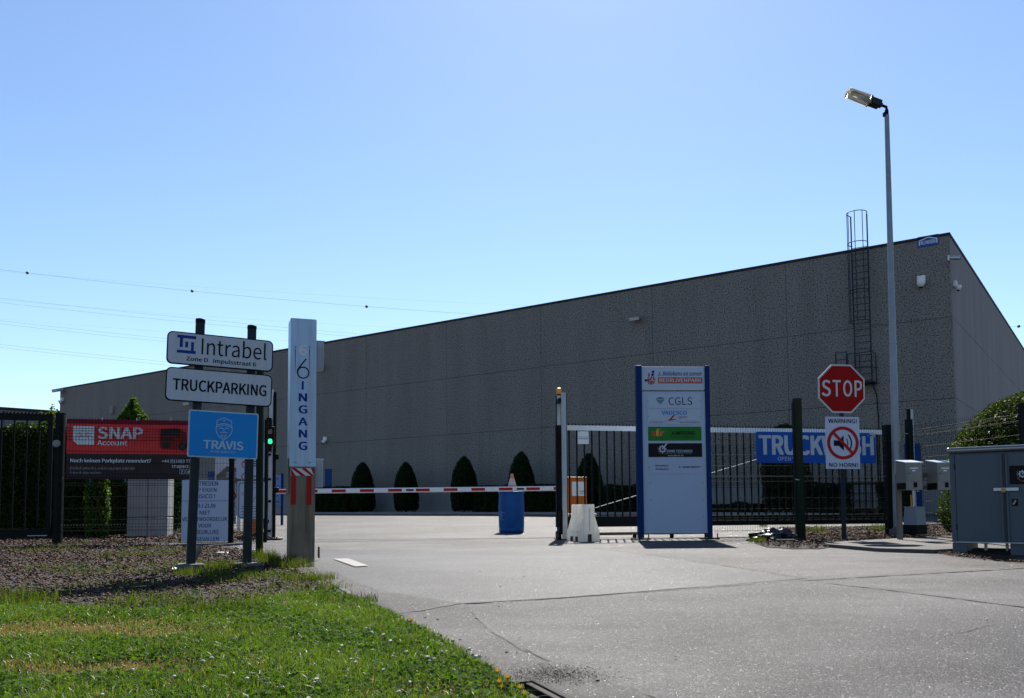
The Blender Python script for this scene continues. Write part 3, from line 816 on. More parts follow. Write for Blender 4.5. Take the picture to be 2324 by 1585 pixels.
# ---------------- welded mesh fence
M['mesh'] = mat('mesh_wire', (0.006,0.010,0.009), 0.6, 0.0, var=0.1, spec=0.06)
def mesh_fence(name, label, A, B, z0, z1, posts, group=None, step=0.05, r=0.0027, folds=(0.13, 0.5, 0.87), postw=0.06, post_h=None, posts_z0=-0.3):
    """A,B: world x,y ends; posts: list of (distance along, width, top z)"""
    A, B = Vector(A), Vector(B); L = (B-A).length
    f = thing(name, label, 'fence', (A.x, A.y, 0), math.atan2(B.y-A.y, B.x-A.x), group)
    H = z1-z0; mb = MB()
    zs = [0.0]
    for k in folds: zs += [k-0.045/H*1.2, k, k+0.045/H*1.2]
    zs = sorted(set([z for z in zs if z > 0]))
    x = step/2
    while x < L:
        pts = [(x, 0, z0)] + [(x, -0.028 if any(abs(z-k) < 1e-6 for k in folds) else 0, z0+z*H) for z in zs] + [(x, 0, z1)]
        mb.path(pts, r, 4); x += step
    hz = [z0+0.02+0.2*i for i in range(int(H/0.2)+1)]
    for k in folds: hz += [z0+k*H-0.05, z0+k*H+0.05]
    for z in hz:
        if z < z1-0.03: mb.tube((0, 0.004, z), (L, 0.004, z), r*1.15, n=4, caps=False)
    for k in folds: mb.tube((0, -0.028, z0+k*H), (L, -0.028, z0+k*H), r*1.15, n=4, caps=False)
    o = mb.obj('wire_mesh', M['mesh'], f); o['kind'] = 'stuff'
    for (d, w, top) in posts:
        p = MB().bx(d-w/2, d+w/2, 0.012, 0.012+w, posts_z0, top).obj('post', M['dark_steel'], f)
        MB().bx(d-w/2-0.004, d+w/2+0.004, 0.008, 0.016+w, top, top+0.012).obj('post_cap', M['black'], p)
    return f
fa = at(131, 1100, 14.7); fb = at(603, 1100, 15.5)
FL = Vector((fb.x-fa.x, fb.y-fa.y)).length
zt_ = at(160, 947, 14.75).z
d525 = (at(525, 1100, 15.37).xy-fa.xy).length
lf = mesh_fence('mesh_fence', 'dark welded mesh fence behind the two-pole sign holding the red banner', fa.xy, fb.xy, 0.02, zt_, [(0.0, 0.13, zt_+0.06), (d525, 0.085, zt_+0.02), (FL, 0.06, zt_)])
x, z = plane_pt(lf, 128, 1007, -0.02)
MB().lathe([(0.065,-0.012),(0.065,0.0),(0.04,0.01),(0.01,0.012)], (0,0,0), 20).obj('reflector', M['concrete'], lf).matrix_local = Matrix.Translation((x+0.0, -0.02, z)) @ Matrix.Rotation(math.pi/2, 4, 'X')

# ---------------- red banner behind the mesh
M['banner_red'] = mat('banner_red', (0.66,0.05,0.05), 0.45, var=0.10, scale=2.5, spec=0.06)
M['banner_hem'] = mat('banner_hem', (0.16,0.012,0.028), 0.5, var=0.08, spec=0.06)
M['banner_brown'] = mat('banner_brown', (0.045,0.033,0.034), 0.45, var=0.15, scale=3, spec=0.06)
M['banner_white'] = mat('banner_white', (0.62,0.66,0.70), 0.5, var=0.05, spec=0.06)
M['banner_grey'] = mat('banner_grey', (0.34,0.34,0.34), 0.5, var=0.05, spec=0.06)
M['truck_red'] = mat('truck_print', (0.22,0.022,0.018), 0.5, var=0.15, scale=20, spec=0.06)
M['truck_dark'] = mat('truck_dark', (0.035,0.03,0.028), 0.5, var=0.2, scale=30, spec=0.06)
M['tie'] = mat('blue_tie', (0.03,0.22,0.45), 0.4)
bn = thing('red_banner', 'red and brown parking banner with white lettering tied behind the mesh fence', 'banner', lf.location.copy(), lf.rotation_euler.z)
BQ = 0.035
tl, tr, bl = plane_pt(bn, 152, 949, BQ), plane_pt(bn, 442, 957.5, BQ), plane_pt(bn, 149, 1088, BQ)
rb = Rect((tl[0]+bl[0])/2, tr[0], bl[1], (tl[1]+tr[1])/2)
def wavy(r, v0, v1, nu=40, nv=6, y=BQ):
    vs = [(r.X(i/nu), y+0.006*math.sin(i*0.9)+0.004*math.sin(i*0.37+j), r.Z(v0+(v1-v0)*j/nv)) for j in range(nv+1) for i in range(nu+1)]
    m = MB(); m.add(vs, [(j*(nu+1)+i, (j+1)*(nu+1)+i, (j+1)*(nu+1)+i+1, j*(nu+1)+i+1) for j in range(nv) for i in range(nu)], True)
    return m
cl = wavy(rb, 0, .575).obj('cloth', M['banner_red'], bn)
wavy(rb, .575, 1).obj('lower_cloth', M['banner_brown'], bn)
wavy(rb, 0, .075, nv=2, y=BQ-0.013).obj('hem', M['banner_hem'], bn)
y = BQ-0.014
mb = MB(); rb.text(mb, 'SNAP', .238, .59, .13, .325, y, 0.035); mb.obj('brand_lettering', M['banner_white'], bn)
mb = MB(); rb.text(mb, 'Account', .236, .468, .35, .435, y, 0.02)
rb.text(mb, 'Noch keinen Parkplatz reserviert?', .034, .657, .655, .74, y, 0.02)
rb.text(mb, '+44 (0)1603 777', .743, .99, .66, .735, y, 0.01); rb.text(mb, 'snapacc.c', .823, .99, .76, .82, y, 0.01)
mb.obj('lettering', M['banner_white'], bn)
mb = MB(); rb.text(mb, 'Einfach anrufen, online buchen oder die', .03, .536, .79, .85, y, 0.0, 0.25); rb.text(mb, 'intruck-App nutzen.', .03, .28, .868, .925, y, 0.0, 0.25)
mb.obj('small_lettering', M['banner_grey'], bn)
mb = MB(); rb.poly(mb, [(.048,.12),(.212,.12),(.212,.425),(.085,.425),(.048,.355)], y); mb.obj('badge', M['banner_white'], bn)
mb = MB()
for u0 in (.885, .935):
    for q in ((u0,u0+.04,.83,.835),(u0,u0+.04,.905,.91),(u0,u0+.002,.83,.91),(u0+.038,u0+.04,.83,.91)): rb.quad(mb, *q, y)
rb.text(mb, 'f', .9, .912, .842, .90, y, 0.05)
rb.poly(mb, [(.943,.86),(.955,.87),(.963,.85),(.97,.86),(.962,.885),(.948,.897),(.944,.89),(.952,.885)], y)
mb.obj('icon', M['banner_white'], bn)
mb = MB()
for (u, v, rr) in ((.13,.245,.028),(.097,.265,.018),(.163,.265,.018)):
    ring(mb, rb.X(u), rb.Z(v), rr*2.1-0.005, rr*2.1, y-0.002, n=24)
for (u, v, rr, aa, bb) in ((.13,.345,.04,10,170),(.093,.33,.028,60,170),(.167,.33,.028,10,120)):
    ring(mb, rb.X(u), rb.Z(v), rr*2.1-0.005, rr*2.1, y-0.002, aa, bb, 20)
rb.quad(mb, .09, .17, .342, .348, y-0.002)
mb.obj('people_icon', M['banner_red'], bn)
mb = MB()
rb.poly(mb, [(.725,.27),(.885,.27),(.885,.45),(.87,.50),(.745,.49),(.725,.45)], y); rb.poly(mb, [(.885,.16),(.93,.20),(.945,.40),(.93,.47),(.885,.47)], y)
mb.obj('truck_cab_print', M['truck_red'], bn)
mb = MB()
rb.poly(mb, [(.73,.145),(.86,.13),(.89,.155),(.885,.265),(.725,.265)], y-0.002); rb.quad(mb, .73, .835, .30, .345, y-0.002); rb.poly(mb, [(.738,.375),(.81,.375),(.80,.47),(.745,.47)], y-0.002)
ring(mb, rb.X(.905), rb.Z(.44), 0.02, 0.075, y-0.002, n=24); rb.quad(mb, .93, .985, .38, .45, y-0.002)
mb.obj('truck_trim_print', M['truck_dark'], bn)
for k, u in enumerate((.19, .46, .73, .97)):
    for v, dz in ((1.0, -0.05), (0.0, 0.03)):
        if v == 0.0 and k == 3: continue
        x = rb.X(u if v else u+.08)
        MB().tube((x, BQ-0.02, rb.Z(v)+(0.01 if v else -0.015)), (x+0.004, 0.0, rb.Z(v)+dz), 0.008 if v else 0.005, n=6).obj('tie', M['tie'] if v else M['banner_white'], bn)

# ---------------- white liability sign on the fence
def fence_sign(name, label, cat, root, px, ys, yoff, face, t=0.006, rad=0.0):
    s_ = thing(name, label, cat, root.location.copy(), root.rotation_euler.z)
    r = rect_px(s_, px[0], px[1], ys[0], ys[1], yoff)
    b = MB().prism(rrect(r.x0, r.x1, r.z0, r.z1, rad or 0.004, 3), yoff, yoff+t).obj('board', face, s_)
    return s_, r, b
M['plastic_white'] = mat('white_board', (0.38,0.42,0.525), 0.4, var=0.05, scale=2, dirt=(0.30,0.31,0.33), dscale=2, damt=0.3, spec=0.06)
s_, r, b = fence_sign('warning_board', 'white Dutch liability board with dark blue capitals wired to the fence', 'sign', lf, (412, 518), (1090, 1230), -0.035, M['plastic_white'])
mb = MB(); y = -0.0375
for w_, u0, u1, v0, v1 in (('BETREDEN',.225,.77,.02,.09),('OP EIGEN',.26,.74,.126,.19),('RISICO !',.29,.71,.228,.298),('WIJ ZIJN',.27,.72,.383,.452),('NIET',.385,.61,.497,.56),('VERANTWOORDELIJK',.015,.98,.60,.665),('VOOR',.36,.635,.707,.77),('GEBEURLIJKE',.19,.80,.807,.877),('ONGEVALLEN',.19,.80,.92,.985)):
    r.text(mb, w_, u0, u1, v0, v1, y, 0.012)
r.quad(mb, .02, .98, .336, .343, y)
mb.obj('lettering', M['navy'], b)
# smaller notices beside it
s_, r, b = fence_sign('rules_board', 'white rounded notice with red ring symbols between the posts', 'sign', lf, (537, 600), (1003, 1087), -0.03, M['plastic_white'], rad=0.03)
mb = MB(); y = -0.0325
for v in (.28, .65, .98): ring(mb, r.X(.32), r.Z(v-.04), 0.055, 0.07, y, n=28)
for v in (.28, .65): line(mb, [(r.X(.25), r.Z(v-.10)), (r.X(.40), r.Z(v+.02))], 0.012, y)
mb.obj('ring_symbol', M['red_tape'], b)
mb = MB()
for v in (.22, .52, .58, .64, .92): r.quad(mb, .58, .93, v, v+.025, y)
mb.obj('small_lettering', M['ink'], b)
s_, r, b = fence_sign('access_board', 'white notice with black rounded border and thin red outline drawing', 'sign', lf, (538, 600), (1093, 1178), -0.03, M['plastic_white'], rad=0.02)
mb = MB(); line(mb, rrect(r.x0+0.03, r.x1-0.03, r.z0+0.03, r.z1-0.03, 0.04)+[rrect(r.x0+0.03, r.x1-0.03, r.z0+0.03, r.z1-0.03, 0.04)[0]], 0.012, y)
for v in (.66, .72, .80, .87): r.quad(mb, .15, .85, v, v+.012, y)
ring(mb, r.X(.22), r.Z(.33), 0.02, 0.026, y, n=16)
mb.obj('border', M['ink'], b)
mb = MB(); line(mb, [r.P(.5,.18), r.P(.85,.15), r.P(.88,.30), r.P(.62,.45), r.P(.60,.55), r.P(.52,.58)], 0.008, y); mb.obj('drawing', M['red_tape'], b)
s_, r, b = fence_sign('walking_board', 'narrow white notice with red no-walking ring behind the fence post', 'sign', lf, (503, 536), (1098, 1190), 0.11, M['plastic_white'])
mb = MB(); ring(mb, r.X(.6), r.Z(.30), 0.075, 0.10, 0.107, n=32); line(mb, [(r.X(.45), r.Z(.22)), (r.X(.85), r.Z(.40))], 0.02, 0.107); mb.obj('ring_symbol', M['red_tape'], b)
mb = MB(); r.quad(mb, .05, .95, .475, .50, 0.107); mb.obj('blue_rule', M['plate_blue'], b)
mb = MB()
for v, w_ in ((.52,'GEVAAR'),(.64,'BETREDEN'),(.74,'VERBODEN'),(.84,'TERREIN')): r.text(mb, w_, .08, .92, v, v+.075, 0.107, 0.01)
mb.obj('lettering', M['ink'], b)
# big site board seen through the fence
M['board_dark'] = mat('board_picture', (0.05,0.055,0.055), 0.4, var=0.3, scale=5)
M['board_grey'] = mat('board_picture_glass', (0.16,0.19,0.22), 0.3, var=0.1)
q = at(513, 1100, 20.0)
sb = thing('site_board', 'large pale site board with a dark building picture behind the mesh fence', 'sign', (q.x, 20.0, gz(20)), R(4))
r = rect_px(sb, 488, 548, 1000, 1130, 0)
b = MB().bev(r.x0, r.x1, 0, 0.03, r.z0, r.z1, 0.004).obj('board', M['sign_white'], sb)
mb = MB(); r.poly(mb, [(.05,.62),(.45,.45),(1.0,.50),(1.0,1.0),(.05,1.0)], -0.003); mb.obj('picture', M['board_dark'], b)
mb = MB()
for k in range(4): r.quad(mb, .42+k*.15, .53+k*.15, .55, .66, -0.006)
mb.obj('picture_window', M['board_grey'], b)
mb = MB(); r.text(mb, '250M', .5, .95, .27, .36, -0.003, 0.01); mb.obj('lettering', M['ink'], b)
for u in (.1, .9): MB().bx(r.X(u)-0.03, r.X(u)+0.03, 0.03, 0.09, -0.2, r.z1).obj('post', M['galv'], sb)

M['block'] = mat('cast_block', (0.25,0.27,0.265), 0.85, var=0.12, scale=2, bump=0.004, bscale=30, spec=0.1, dirt=(0.15,0.15,0.13), dscale=2, damt=0.6, streak=True)
# ---------------- concrete blocks behind the banner
Yb = 18.4
c0 = at(333, 1222, Yb)
zb0 = gz(Yb)
def block(z0, z1, label):
    t = thing('concrete_block', label, 'concrete block', (c0.x, Yb, z0), R(13), 'stacked concrete blocks')
    w_ = 0.83
    for k in range(2):
        MB().bev(-w_/2+k*w_/2+0.003, -w_/2+(k+1)*w_/2-0.003, 0, 0.8, 0.0, z1-z0-0.008, 0.02).obj('half', M['block'], t)
zm = at(336, 1174, Yb).z; ztp = at(336, 1080, Yb).z
block(zb0, zm, 'grey concrete block at the bottom of the stack behind the red banner')
block(zm, ztp, 'grey concrete block on top of the stack behind the red banner')

# ---------------- far left picket gate
ga, gb = at(-160, 1100, 16.6), at(117, 1100, 17.3)
lg = thing('picket_gate', 'black steel picket gate with saw-tooth top in front of the tall hedge', 'gate', (ga.x, ga.y, 0.0), math.atan2(gb.y-ga.y, gb.x-ga.x))
GL = (gb.xy-ga.xy).length
gt = plane_pt(lg, 60, 940, 0)[1]; gb_ = 0.08
MB().bx(0, GL, -0.03, 0.03, gt-0.13, gt).obj('top_rail', M['dark_steel'], lg)
MB().bx(0, GL, -0.04, 0.04, gb_, gb_+0.16).obj('bottom_rail', M['dark_steel'], lg)
MB().bx(GL-0.09, GL, -0.031, 0.031, gb_+0.16, gt-0.13).obj('stile', M['dark_steel'], lg)
n = int(GL/0.225)
pk = None
for k in range(n):
    x = GL-0.225*(k+1)-0.02
    if x < 0: break
    if pk is None: pk = MB().bx(-0.014, 0.014, -0.014, 0.014, gb_+0.16, gt-0.13).obj('picket', M['dark_steel'], lg, (x, 0, 0))
    else: share(pk, 'picket', lg, (x, 0, 0))
mb = MB(); k = 0.0
while k < GL-0.05: mb.prism([(k, gt), (k+0.06, gt), (k+0.05, gt+0.05)], -0.004, 0.004); k += 0.066
mb.obj('tooth_strip', M['dark_steel'], lg)
MB().tube((GL-0.4, -0.06, gb_+0.02), (GL-0.05, -0.06, gb_+0.02), 0.012, n=8).obj('drop_bolt', M['galv'], lg)

# ---------------- traffic light and catch post of the sliding gate
Yt = 16.6
tb = at(614, 1226, Yt)
M['lip'] = mat('grey_lip', (0.34,0.36,0.38), 0.45, 0.3, var=0.08, dirt=(0.10,0.10,0.10), dscale=4, damt=0.5, streak=True)
tp = thing('gate_catch_post', 'pair of slim gate posts with pale strip beside the green traffic light', 'gate post', (tb.x, Yt, gz(Yt)), R(6))
z1 = plane_pt(tp, 612, 884)[1]
for (pa, pb_, m_, yo, tt) in ((608.5, 617, 'lip', 0.0, 884), (618.5, 625, 'dark_steel', 0.10, 890)):
    x0 = plane_pt(tp, pa, 1100, yo)[0]; x1 = plane_pt(tp, pb_, 1100, yo)[0]
    MB().bx(x0, x1, yo, yo+0.07, -0.05, plane_pt(tp, pa, tt, yo)[1]).obj('post', M[m_], tp)
    if m_ == 'lip': MB().bx(x0-0.012, x0, yo-0.01, yo+0.05, -0.05, z1-0.02).obj('edge_strip', M['black'], tp)
for py in (1032, 1088, 1138, 1205):
    x, z = plane_pt(tp, 612, py, -0.02)
    MB().bx(x-0.05, x+0.02, -0.05, 0.0, z-0.02, z+0.02).obj('hinge', M['black'], tp)
for py, rr in ((1036, 0.05), (1112, 0.055)):
    x, z = plane_pt(tp, 625, py, 0.08)
    MB().bev(x-0.03, x+0.06, 0.06, 0.16, z-0.06, z+0.05, 0.015).obj('roller_guide', M['black'], tp)
MB().bx(-0.25, 0.2, -0.06, 0.22, -0.05, 0.03).obj('foot_plate', M['black'], tp)
tlt = thing('traffic_light', 'small black two-lamp traffic light showing green on the gate post', 'traffic light', (tb.x, Yt-0.06, at(613, 1013, Yt).z), R(4))
x0, zt_l = plane_pt(tlt, 604, 968, -0.1); x1, _ = plane_pt(tlt, 622, 968, -0.1)
MB().bev(x0, x1, -0.10, 0.0, 0, zt_l, 0.015).obj('housing', M['black'], tlt)
M['green_lamp'] = mat('green_lamp', (0.02,0.5,0.22), 0.3, emis=(0.03,1.0,0.42), estr=0.6)
M['red_lamp'] = mat('red_lamp_off', (0.06,0.008,0.008), 0.2)
for px, py, m_ in ((613, 1002, 'green_lamp'), (613, 980, 'red_lamp')):
    x, z = plane_pt(tlt, px, py, -0.105)
    l = MB().tube((x, -0.10, z), (x, -0.108, z), 0.05, n=24).obj('lamp', M[m_], tlt)
    mb = MB()
    pts = [(x+math.cos(R(a))*0.056, z+math.sin(R(a))*0.056) for a in range(-20, 201, 20)]
    mb.add([(a, -0.10, b_) for a, b_ in pts]+[(a, -0.17, b_) for a, b_ in pts], [(i, i+1, len(pts)+i+1, len(pts)+i) for i in range(len(pts)-1)], True)
    mb.obj('visor', M['black'], tlt)
MB().bx(-0.03, 0.03, -0.08, -0.02, zt_l, zt_l+0.12).obj('bracket', M['black'], tlt)
MB().bev(-0.07, 0.03, -0.10, -0.02, zt_l+0.12, zt_l+0.17, 0.01).obj('sensor', M['black'], tlt)
MB().bx(-0.03, 0.03, -0.09, -0.03, -0.12, 0.0).obj('lower_bracket', M['black'], tlt)

# loose cable beside the gate post
for i, seq in enumerate(([(560,1222),(580,1214),(600,1196),(612,1180)], [(536,1226),(560,1214),(592,1210),(618,1224),(632,1222)])):
    pts = [at(px, py, 16.2) for px, py in seq]
    base = Vector((pts[0].x, pts[0].y, gz(16)))
    sm = []
    for a, b_ in zip(pts, pts[1:]):
        for k in range(6): sm.append(a.lerp(b_, k/6)+Vector((0, 0.03*math.sin(k*2+i), 0.02*math.sin(k*1.7)))-base)
    tag(MB().path(sm, 0.014, 6).obj('cable', M['black'], None, base), ('black cable climbing to the traffic light post','black cable lying along the foot of the gate post')[i], 'cable')
# ================================================================ barrier
M['arm_white'] = mat('barrier_white', (0.72,0.72,0.72), 0.28, var=0.04)
M['arm_red'] = mat('barrier_red', (0.42,0.02,0.02), 0.4, var=0.08, spec=0.06)
M['orange'] = mat('cabinet_orange', (0.42,0.105,0.018), 0.45, var=0.08, spec=0.12)
a0, a1 = at(572, 1116.5, 17.35), at(1306, 1108.5, 17.80)
bq = at(1309, 1150, 17.55)
bar = thing('boom_barrier', 'red and white boom barrier with orange cabinet closing the entrance', 'barrier', (bq.x, 17.55, gz(17.55)))
AL = (a0.xy-a1.xy).length
prof = [(-0.018,-0.05),(0.018,-0.05),(0.03,-0.035),(0.03,0.03),(0.018,0.05),(-0.018,0.05),(-0.03,0.03),(-0.03,-0.035)]
mb = MB(); vs = []
for x in (-AL, 0.0): vs += [(x, a, b_) for a, b_ in prof]
mb.add(vs, [tuple(range(7,-1,-1)), tuple(range(8,16))]+[(i,(i+1)%8,8+(i+1)%8,8+i) for i in range(8)])
ar = mb.obj('arm', M['arm_white'], bar, a1-Vector(bar.location))
ar.rotation_euler = (0, math.atan2(a0.z-a1.z, AL), math.atan2(a0.y-a1.y, a0.x-a1.x)-math.pi)
x = -0.18; k = 0; PER = 0.573
while x > -AL+0.05:
    MB().bx(max(-AL+0.01, x-0.285), x, -0.0325, -0.0305, -0.030, 0.028).obj('red_band', M['arm_red'], ar)
    if k in (1, 5): MB().bx(x-0.275-0.21, x-0.275-0.055, -0.034, -0.0305, -0.02, 0.018).obj('reflector', M['black'], ar)
    x -= PER; k += 1
def barrier_box(label, px0, px1, py0, Y, rz, t=None):
    q = at((px0+px1)/2, 1150, Y)
    t = t or thing('barrier_cabinet', label, 'barrier cabinet', (q.x, Y, gz(Y)), rz)
    x0 = plane_pt(t, px0, 1110, -0.17)[0]; x1 = plane_pt(t, px1, 1110, -0.17)[0]; z1 = plane_pt(t, (px0+px1)/2, py0, -0.17)[1]
    MB().bev(x0, x1, -0.17, 0.17, 0.05, z1, 0.012).obj('housing', M['orange'], t)
    MB().bx(x0+0.01, x1-0.01, -0.16, 0.16, 0.0, 0.05).obj('plinth', M['black'], t)
    MB().bev(x0-0.005, x1+0.005, -0.18, 0.175, z1, z1+0.03, 0.008).obj('lid', M['orange'], t)
    return t, x0, x1, z1
t, x0, x1, z1 = barrier_box('', 1287, 1331.5, 1086, 17.55, R(0), bar)
p = MB().bx(x0+0.10, x1-0.02, -0.176, -0.1705, z1-0.36, z1-0.07).obj('white_panel', M['white'], t)
mb = MB(); text(mb, 'ELKA', x0+0.26, x1-0.05, z1-0.29, z1-0.25, -0.1785, 0.01); flat(mb, [(x0+0.26,z1-0.32),(x1-0.05,z1-0.32),(x1-0.05,z1-0.312),(x0+0.26,z1-0.312)], -0.1785); mb.obj('lettering', M['ink'], p)
barrier_box('narrow orange barrier cabinet half hidden behind the notice boards', 566, 590, 1096, 17.9, R(5))
# steel bracket holding the arm to its cabinet
MB().bev(-0.05, 0.12, -0.07, -0.033, -0.09, 0.09, 0.01).obj('pivot_block', M['black'], ar)

# ================================================================ drum and cone
M['drum'] = mat('blue_hdpe', (0.006,0.07,0.24), 0.38, var=0.12, scale=5, bump=0.002, bscale=30, spec=0.12)
M['scratch'] = mat('drum_scratch', (0.25,0.35,0.55), 0.6)
M['cone'] = mat('faded_cone', (0.55,0.27,0.16), 0.5, var=0.15, trans=0.35)
M['cone_white'] = mat('cone_sleeve', (0.62,0.56,0.50), 0.5, var=0.1, trans=0.3)
Yd = 19.6
q = at(1161, 1206, Yd)
dr = thing('plastic_drum', 'scuffed blue plastic drum standing in the yard behind the barrier arm', 'drum', (q.x, Yd, gz(Yd)))
MB().lathe([(0.255,0.0),(0.285,0.02),(0.290,0.08),(0.282,0.10),(0.292,0.13),(0.298,0.45),(0.300,0.5),(0.296,0.54),(0.300,0.58),(0.292,0.82),(0.284,0.86),(0.290,0.89),(0.282,0.93),(0.25,0.955),(0.05,0.96)], n=40).obj('barrel', M['drum'], dr)
MB().lathe([(0.29,0.0),(0.305,0.008),(0.305,0.03),(0.29,0.038)], (0,0,0.905), 40).obj('rim', M['drum'], dr)
mb = MB(); rr = random.Random(4)
for k in range(9):
    a = R(205+rr.uniform(0, 26)); z = 0.40+rr.uniform(-0.09, 0.10)
    a2 = a+R(rr.uniform(4, 16)); z2 = z-rr.uniform(-0.02, 0.05); w_ = rr.uniform(0.004, 0.011)
    mb.add([(math.cos(a)*0.302, math.sin(a)*0.302, z), (math.cos(a2)*0.302, math.sin(a2)*0.302, z2), (math.cos(a2)*0.302, math.sin(a2)*0.302, z2+w_), (math.cos(a)*0.302, math.sin(a)*0.302, z+w_*1.4)], [(0,1,2,3)])
mb.obj('scratch', M['scratch'], dr)
co = thing('traffic_cone', 'faded pale orange traffic cone standing on the blue drum', 'cone', (q.x+0.02, Yd, gz(Yd)+0.963))
MB().lathe([(0.17,0.0),(0.17,0.02),(0.125,0.025)], n=24).obj('base', M['cone'], co)
MB().lathe([(0.12,0.025),(0.092,0.13)], n=24).obj('lower_body', M['cone'], co)
MB().lathe([(0.0925,0.13),(0.052,0.28)], n=24).obj('sleeve', M['cone_white'], co)
MB().lathe([(0.0515,0.28),(0.028,0.39),(0.024,0.395)], n=24).obj('tip', M['cone'], co)

# ================================================================ sliding gate with portal
g0, g1 = at(1262, 1100, 16.0), at(2012, 1100, 17.5)
sgt = thing('sliding_gate', 'long sliding gate of dark pickets under a white top rail', 'gate', (g0.x, g0.y, 0.0), math.atan2(g1.y-g0.y, g1.x-g0.x))
SL = (g1.xy-g0.xy).length
def gpt(px, py, yo=0.0): return plane_pt(sgt, px, py, yo)
zt1 = gpt(1360, 967)[1]; zt0 = gpt(1360, 978)[1]
zb1, zb0 = gpt(1360, 1172)[1], gpt(1360, 1196)[1]
xs = gpt(1281, 1000)[0]
MB().bx(xs-0.02, SL, -0.035, 0.035, zt0, zt1).obj('top_rail', M['white'], sgt)
MB().bx(0.0, SL, -0.06, 0.06, zb0, zb1).obj('bottom_beam', M['dark_steel'], sgt)
MB().bx(0.0, 0.125, -0.04, 0.04, zb1, zt1).obj('end_stile', M['black'], sgt)
x = gpt(1292, 1050)[0]; pk = None
while x < SL-0.05:
    if pk is None: pk = MB().bx(-0.0125, 0.0125, -0.0125, 0.0125, zb1, zt0).obj('picket', M['dark_steel'], sgt, (x, 0, 0))
    else: share(pk, 'picket', sgt, (x, 0, 0))
    x += 0.1502
mb = MB(); k = xs
while k < SL-0.05: mb.prism([(k, zt1), (k+0.035, zt1), (k+0.0175, zt1+0.055)], -0.004, 0.004); k += 0.068
mb.obj('spike_strip', M['dark_steel'], sgt)
p0, p1 = gpt(1351, 1153, 0.05), gpt(1742, 1036, 0.05)
MB().tube((p0[0], 0.05, p0[1]), (p1[0], 0.05, p1[1]), 0.008, n=6).obj('tie_rod', M['white'], sgt)
q = rect_px(sgt, 1311.5, 1336, 979, 1008, -0.03)
pl8 = MB().bx(q.x0, q.x1, -0.03, -0.022, q.z0, q.z1).obj('maker_plate', M['white'], sgt)
mb = MB(); q.text(mb, 'HEKWERK', .08, .95, .50, .64, -0.0325, 0.0); q.quad(mb, .1, .92, .42, .435, -0.0325)
q.quad(mb, .05, .2, .05, .065, -0.0325); q.quad(mb, .8, .95, .05, .065, -0.0325); mb.obj('lettering', M['ink'], pl8)
# ground rail
pf = at(1279, 1224, 15.85)
por = thing('gate_portal', 'tall pale gate portal post with yellow beacon and rollers', 'gate post', (pf.x, 15.85, gz(15.85)), R(6))
zt_f = plane_pt(por, 1280, 892)[1]
xl, xr = plane_pt(por, 1275.5, 1060)[0], plane_pt(por, 1285.5, 1060)[0]
MB().bx(xl, xr, -0.04, 0.04, 0.0, zt_f).obj('front_post', M['lip'], por)
MB().bx(xr, xr+0.014, -0.03, 0.04, 0.0, zt_f-0.01).obj('edge_strip', M['black'], por)
xl2, xr2 = plane_pt(por, 1264.5, 1060, 0.3)[0], plane_pt(por, 1272.5, 1060, 0.3)[0]
zt_b = plane_pt(por, 1268, 896, 0.3)[1]
MB().bx(xl2, xr2, 0.26, 0.34, 0.0, zt_b).obj('rear_post', M['lip'], por)
MB().bx(xl2-0.012, xl2, 0.26, 0.33, 0.0, zt_b-0.01).obj('edge_strip', M['black'], por)
MB().bx(xl2, xr, 0.041, 0.259, zt_b-0.18, zt_b-0.1).obj('bridge', M['dark_steel'], por)
M['amber'] = mat('amber_beacon', (0.62,0.33,0.02), 0.25, var=0.05, trans=0.4)
MB().bev(xl2+0.0, xr2+0.025, 0.25, 0.35, zt_b+0.002, zt_b+0.125, 0.018).obj('beacon', M['amber'], por)
MB().bx(xl2+0.005, xr2+0.02, 0.255, 0.345, zt_b-0.02, zt_b+0.002).obj('beacon_base', M['black'], por)
for py in (1028, 1148):
    z = plane_pt(por, 1268, py, 0.2)[1]
    MB().bev(xl2-0.03, xr2+0.03, 0.12, 0.26, z-0.06, z+0.06, 0.02).obj('roller_guide', M['black'], por)
for yo in (-0.02, 0.2):
    w_ = MB().tube((xl2-0.05, yo, 0.085), (xl2+0.0, yo, 0.085), 0.075, n=20).obj('roller', M['black'], por)
MB().bx(xl2-0.06, xr+0.06, -0.08, 0.40, -0.02, 0.015).obj('base_plate', M['dark_steel'], por)
MB().bx(xl2-0.02, xl2+0.06, 0.0, 0.24, 0.10, 0.55).obj('roller_bracket', M['black'], por)
q = at(1320, 1180, 16.45)
gm = thing('gate_motor', 'white gate motor box low behind the plastic barrier block', 'motor box', (q.x, 16.45, gz(16.45)), R(12))
q = rect_px(gm, 1290, 1354, 1166, 1191, -0.1)
MB().bev(q.x0, q.x1, -0.1, 0.1, q.z0, q.z1, 0.012).obj('housing', M['white'], gm)
MB().bx(q.x0+0.1, q.x1-0.1, -0.06, 0.06, 0.0, q.z0).obj('pedestal', M['galv'], gm)
tr_ = thing('gate_rail', 'low rusty guide rail on the ground beside the plastic barrier block', 'rail', (at(1345,1205,15.98).x, 15.98, 0.0), R(12))
MB().tube((0.0, 0, 0.10), (2.4, 0, 0.10), 0.028, n=10).obj('pipe', M['rust'], tr_)
for k in range(4): MB().bx(0.05+k*0.75, 0.11+k*0.75, -0.03, 0.03, -0.01, 0.08).obj('foot', M['dark_steel'], tr_)

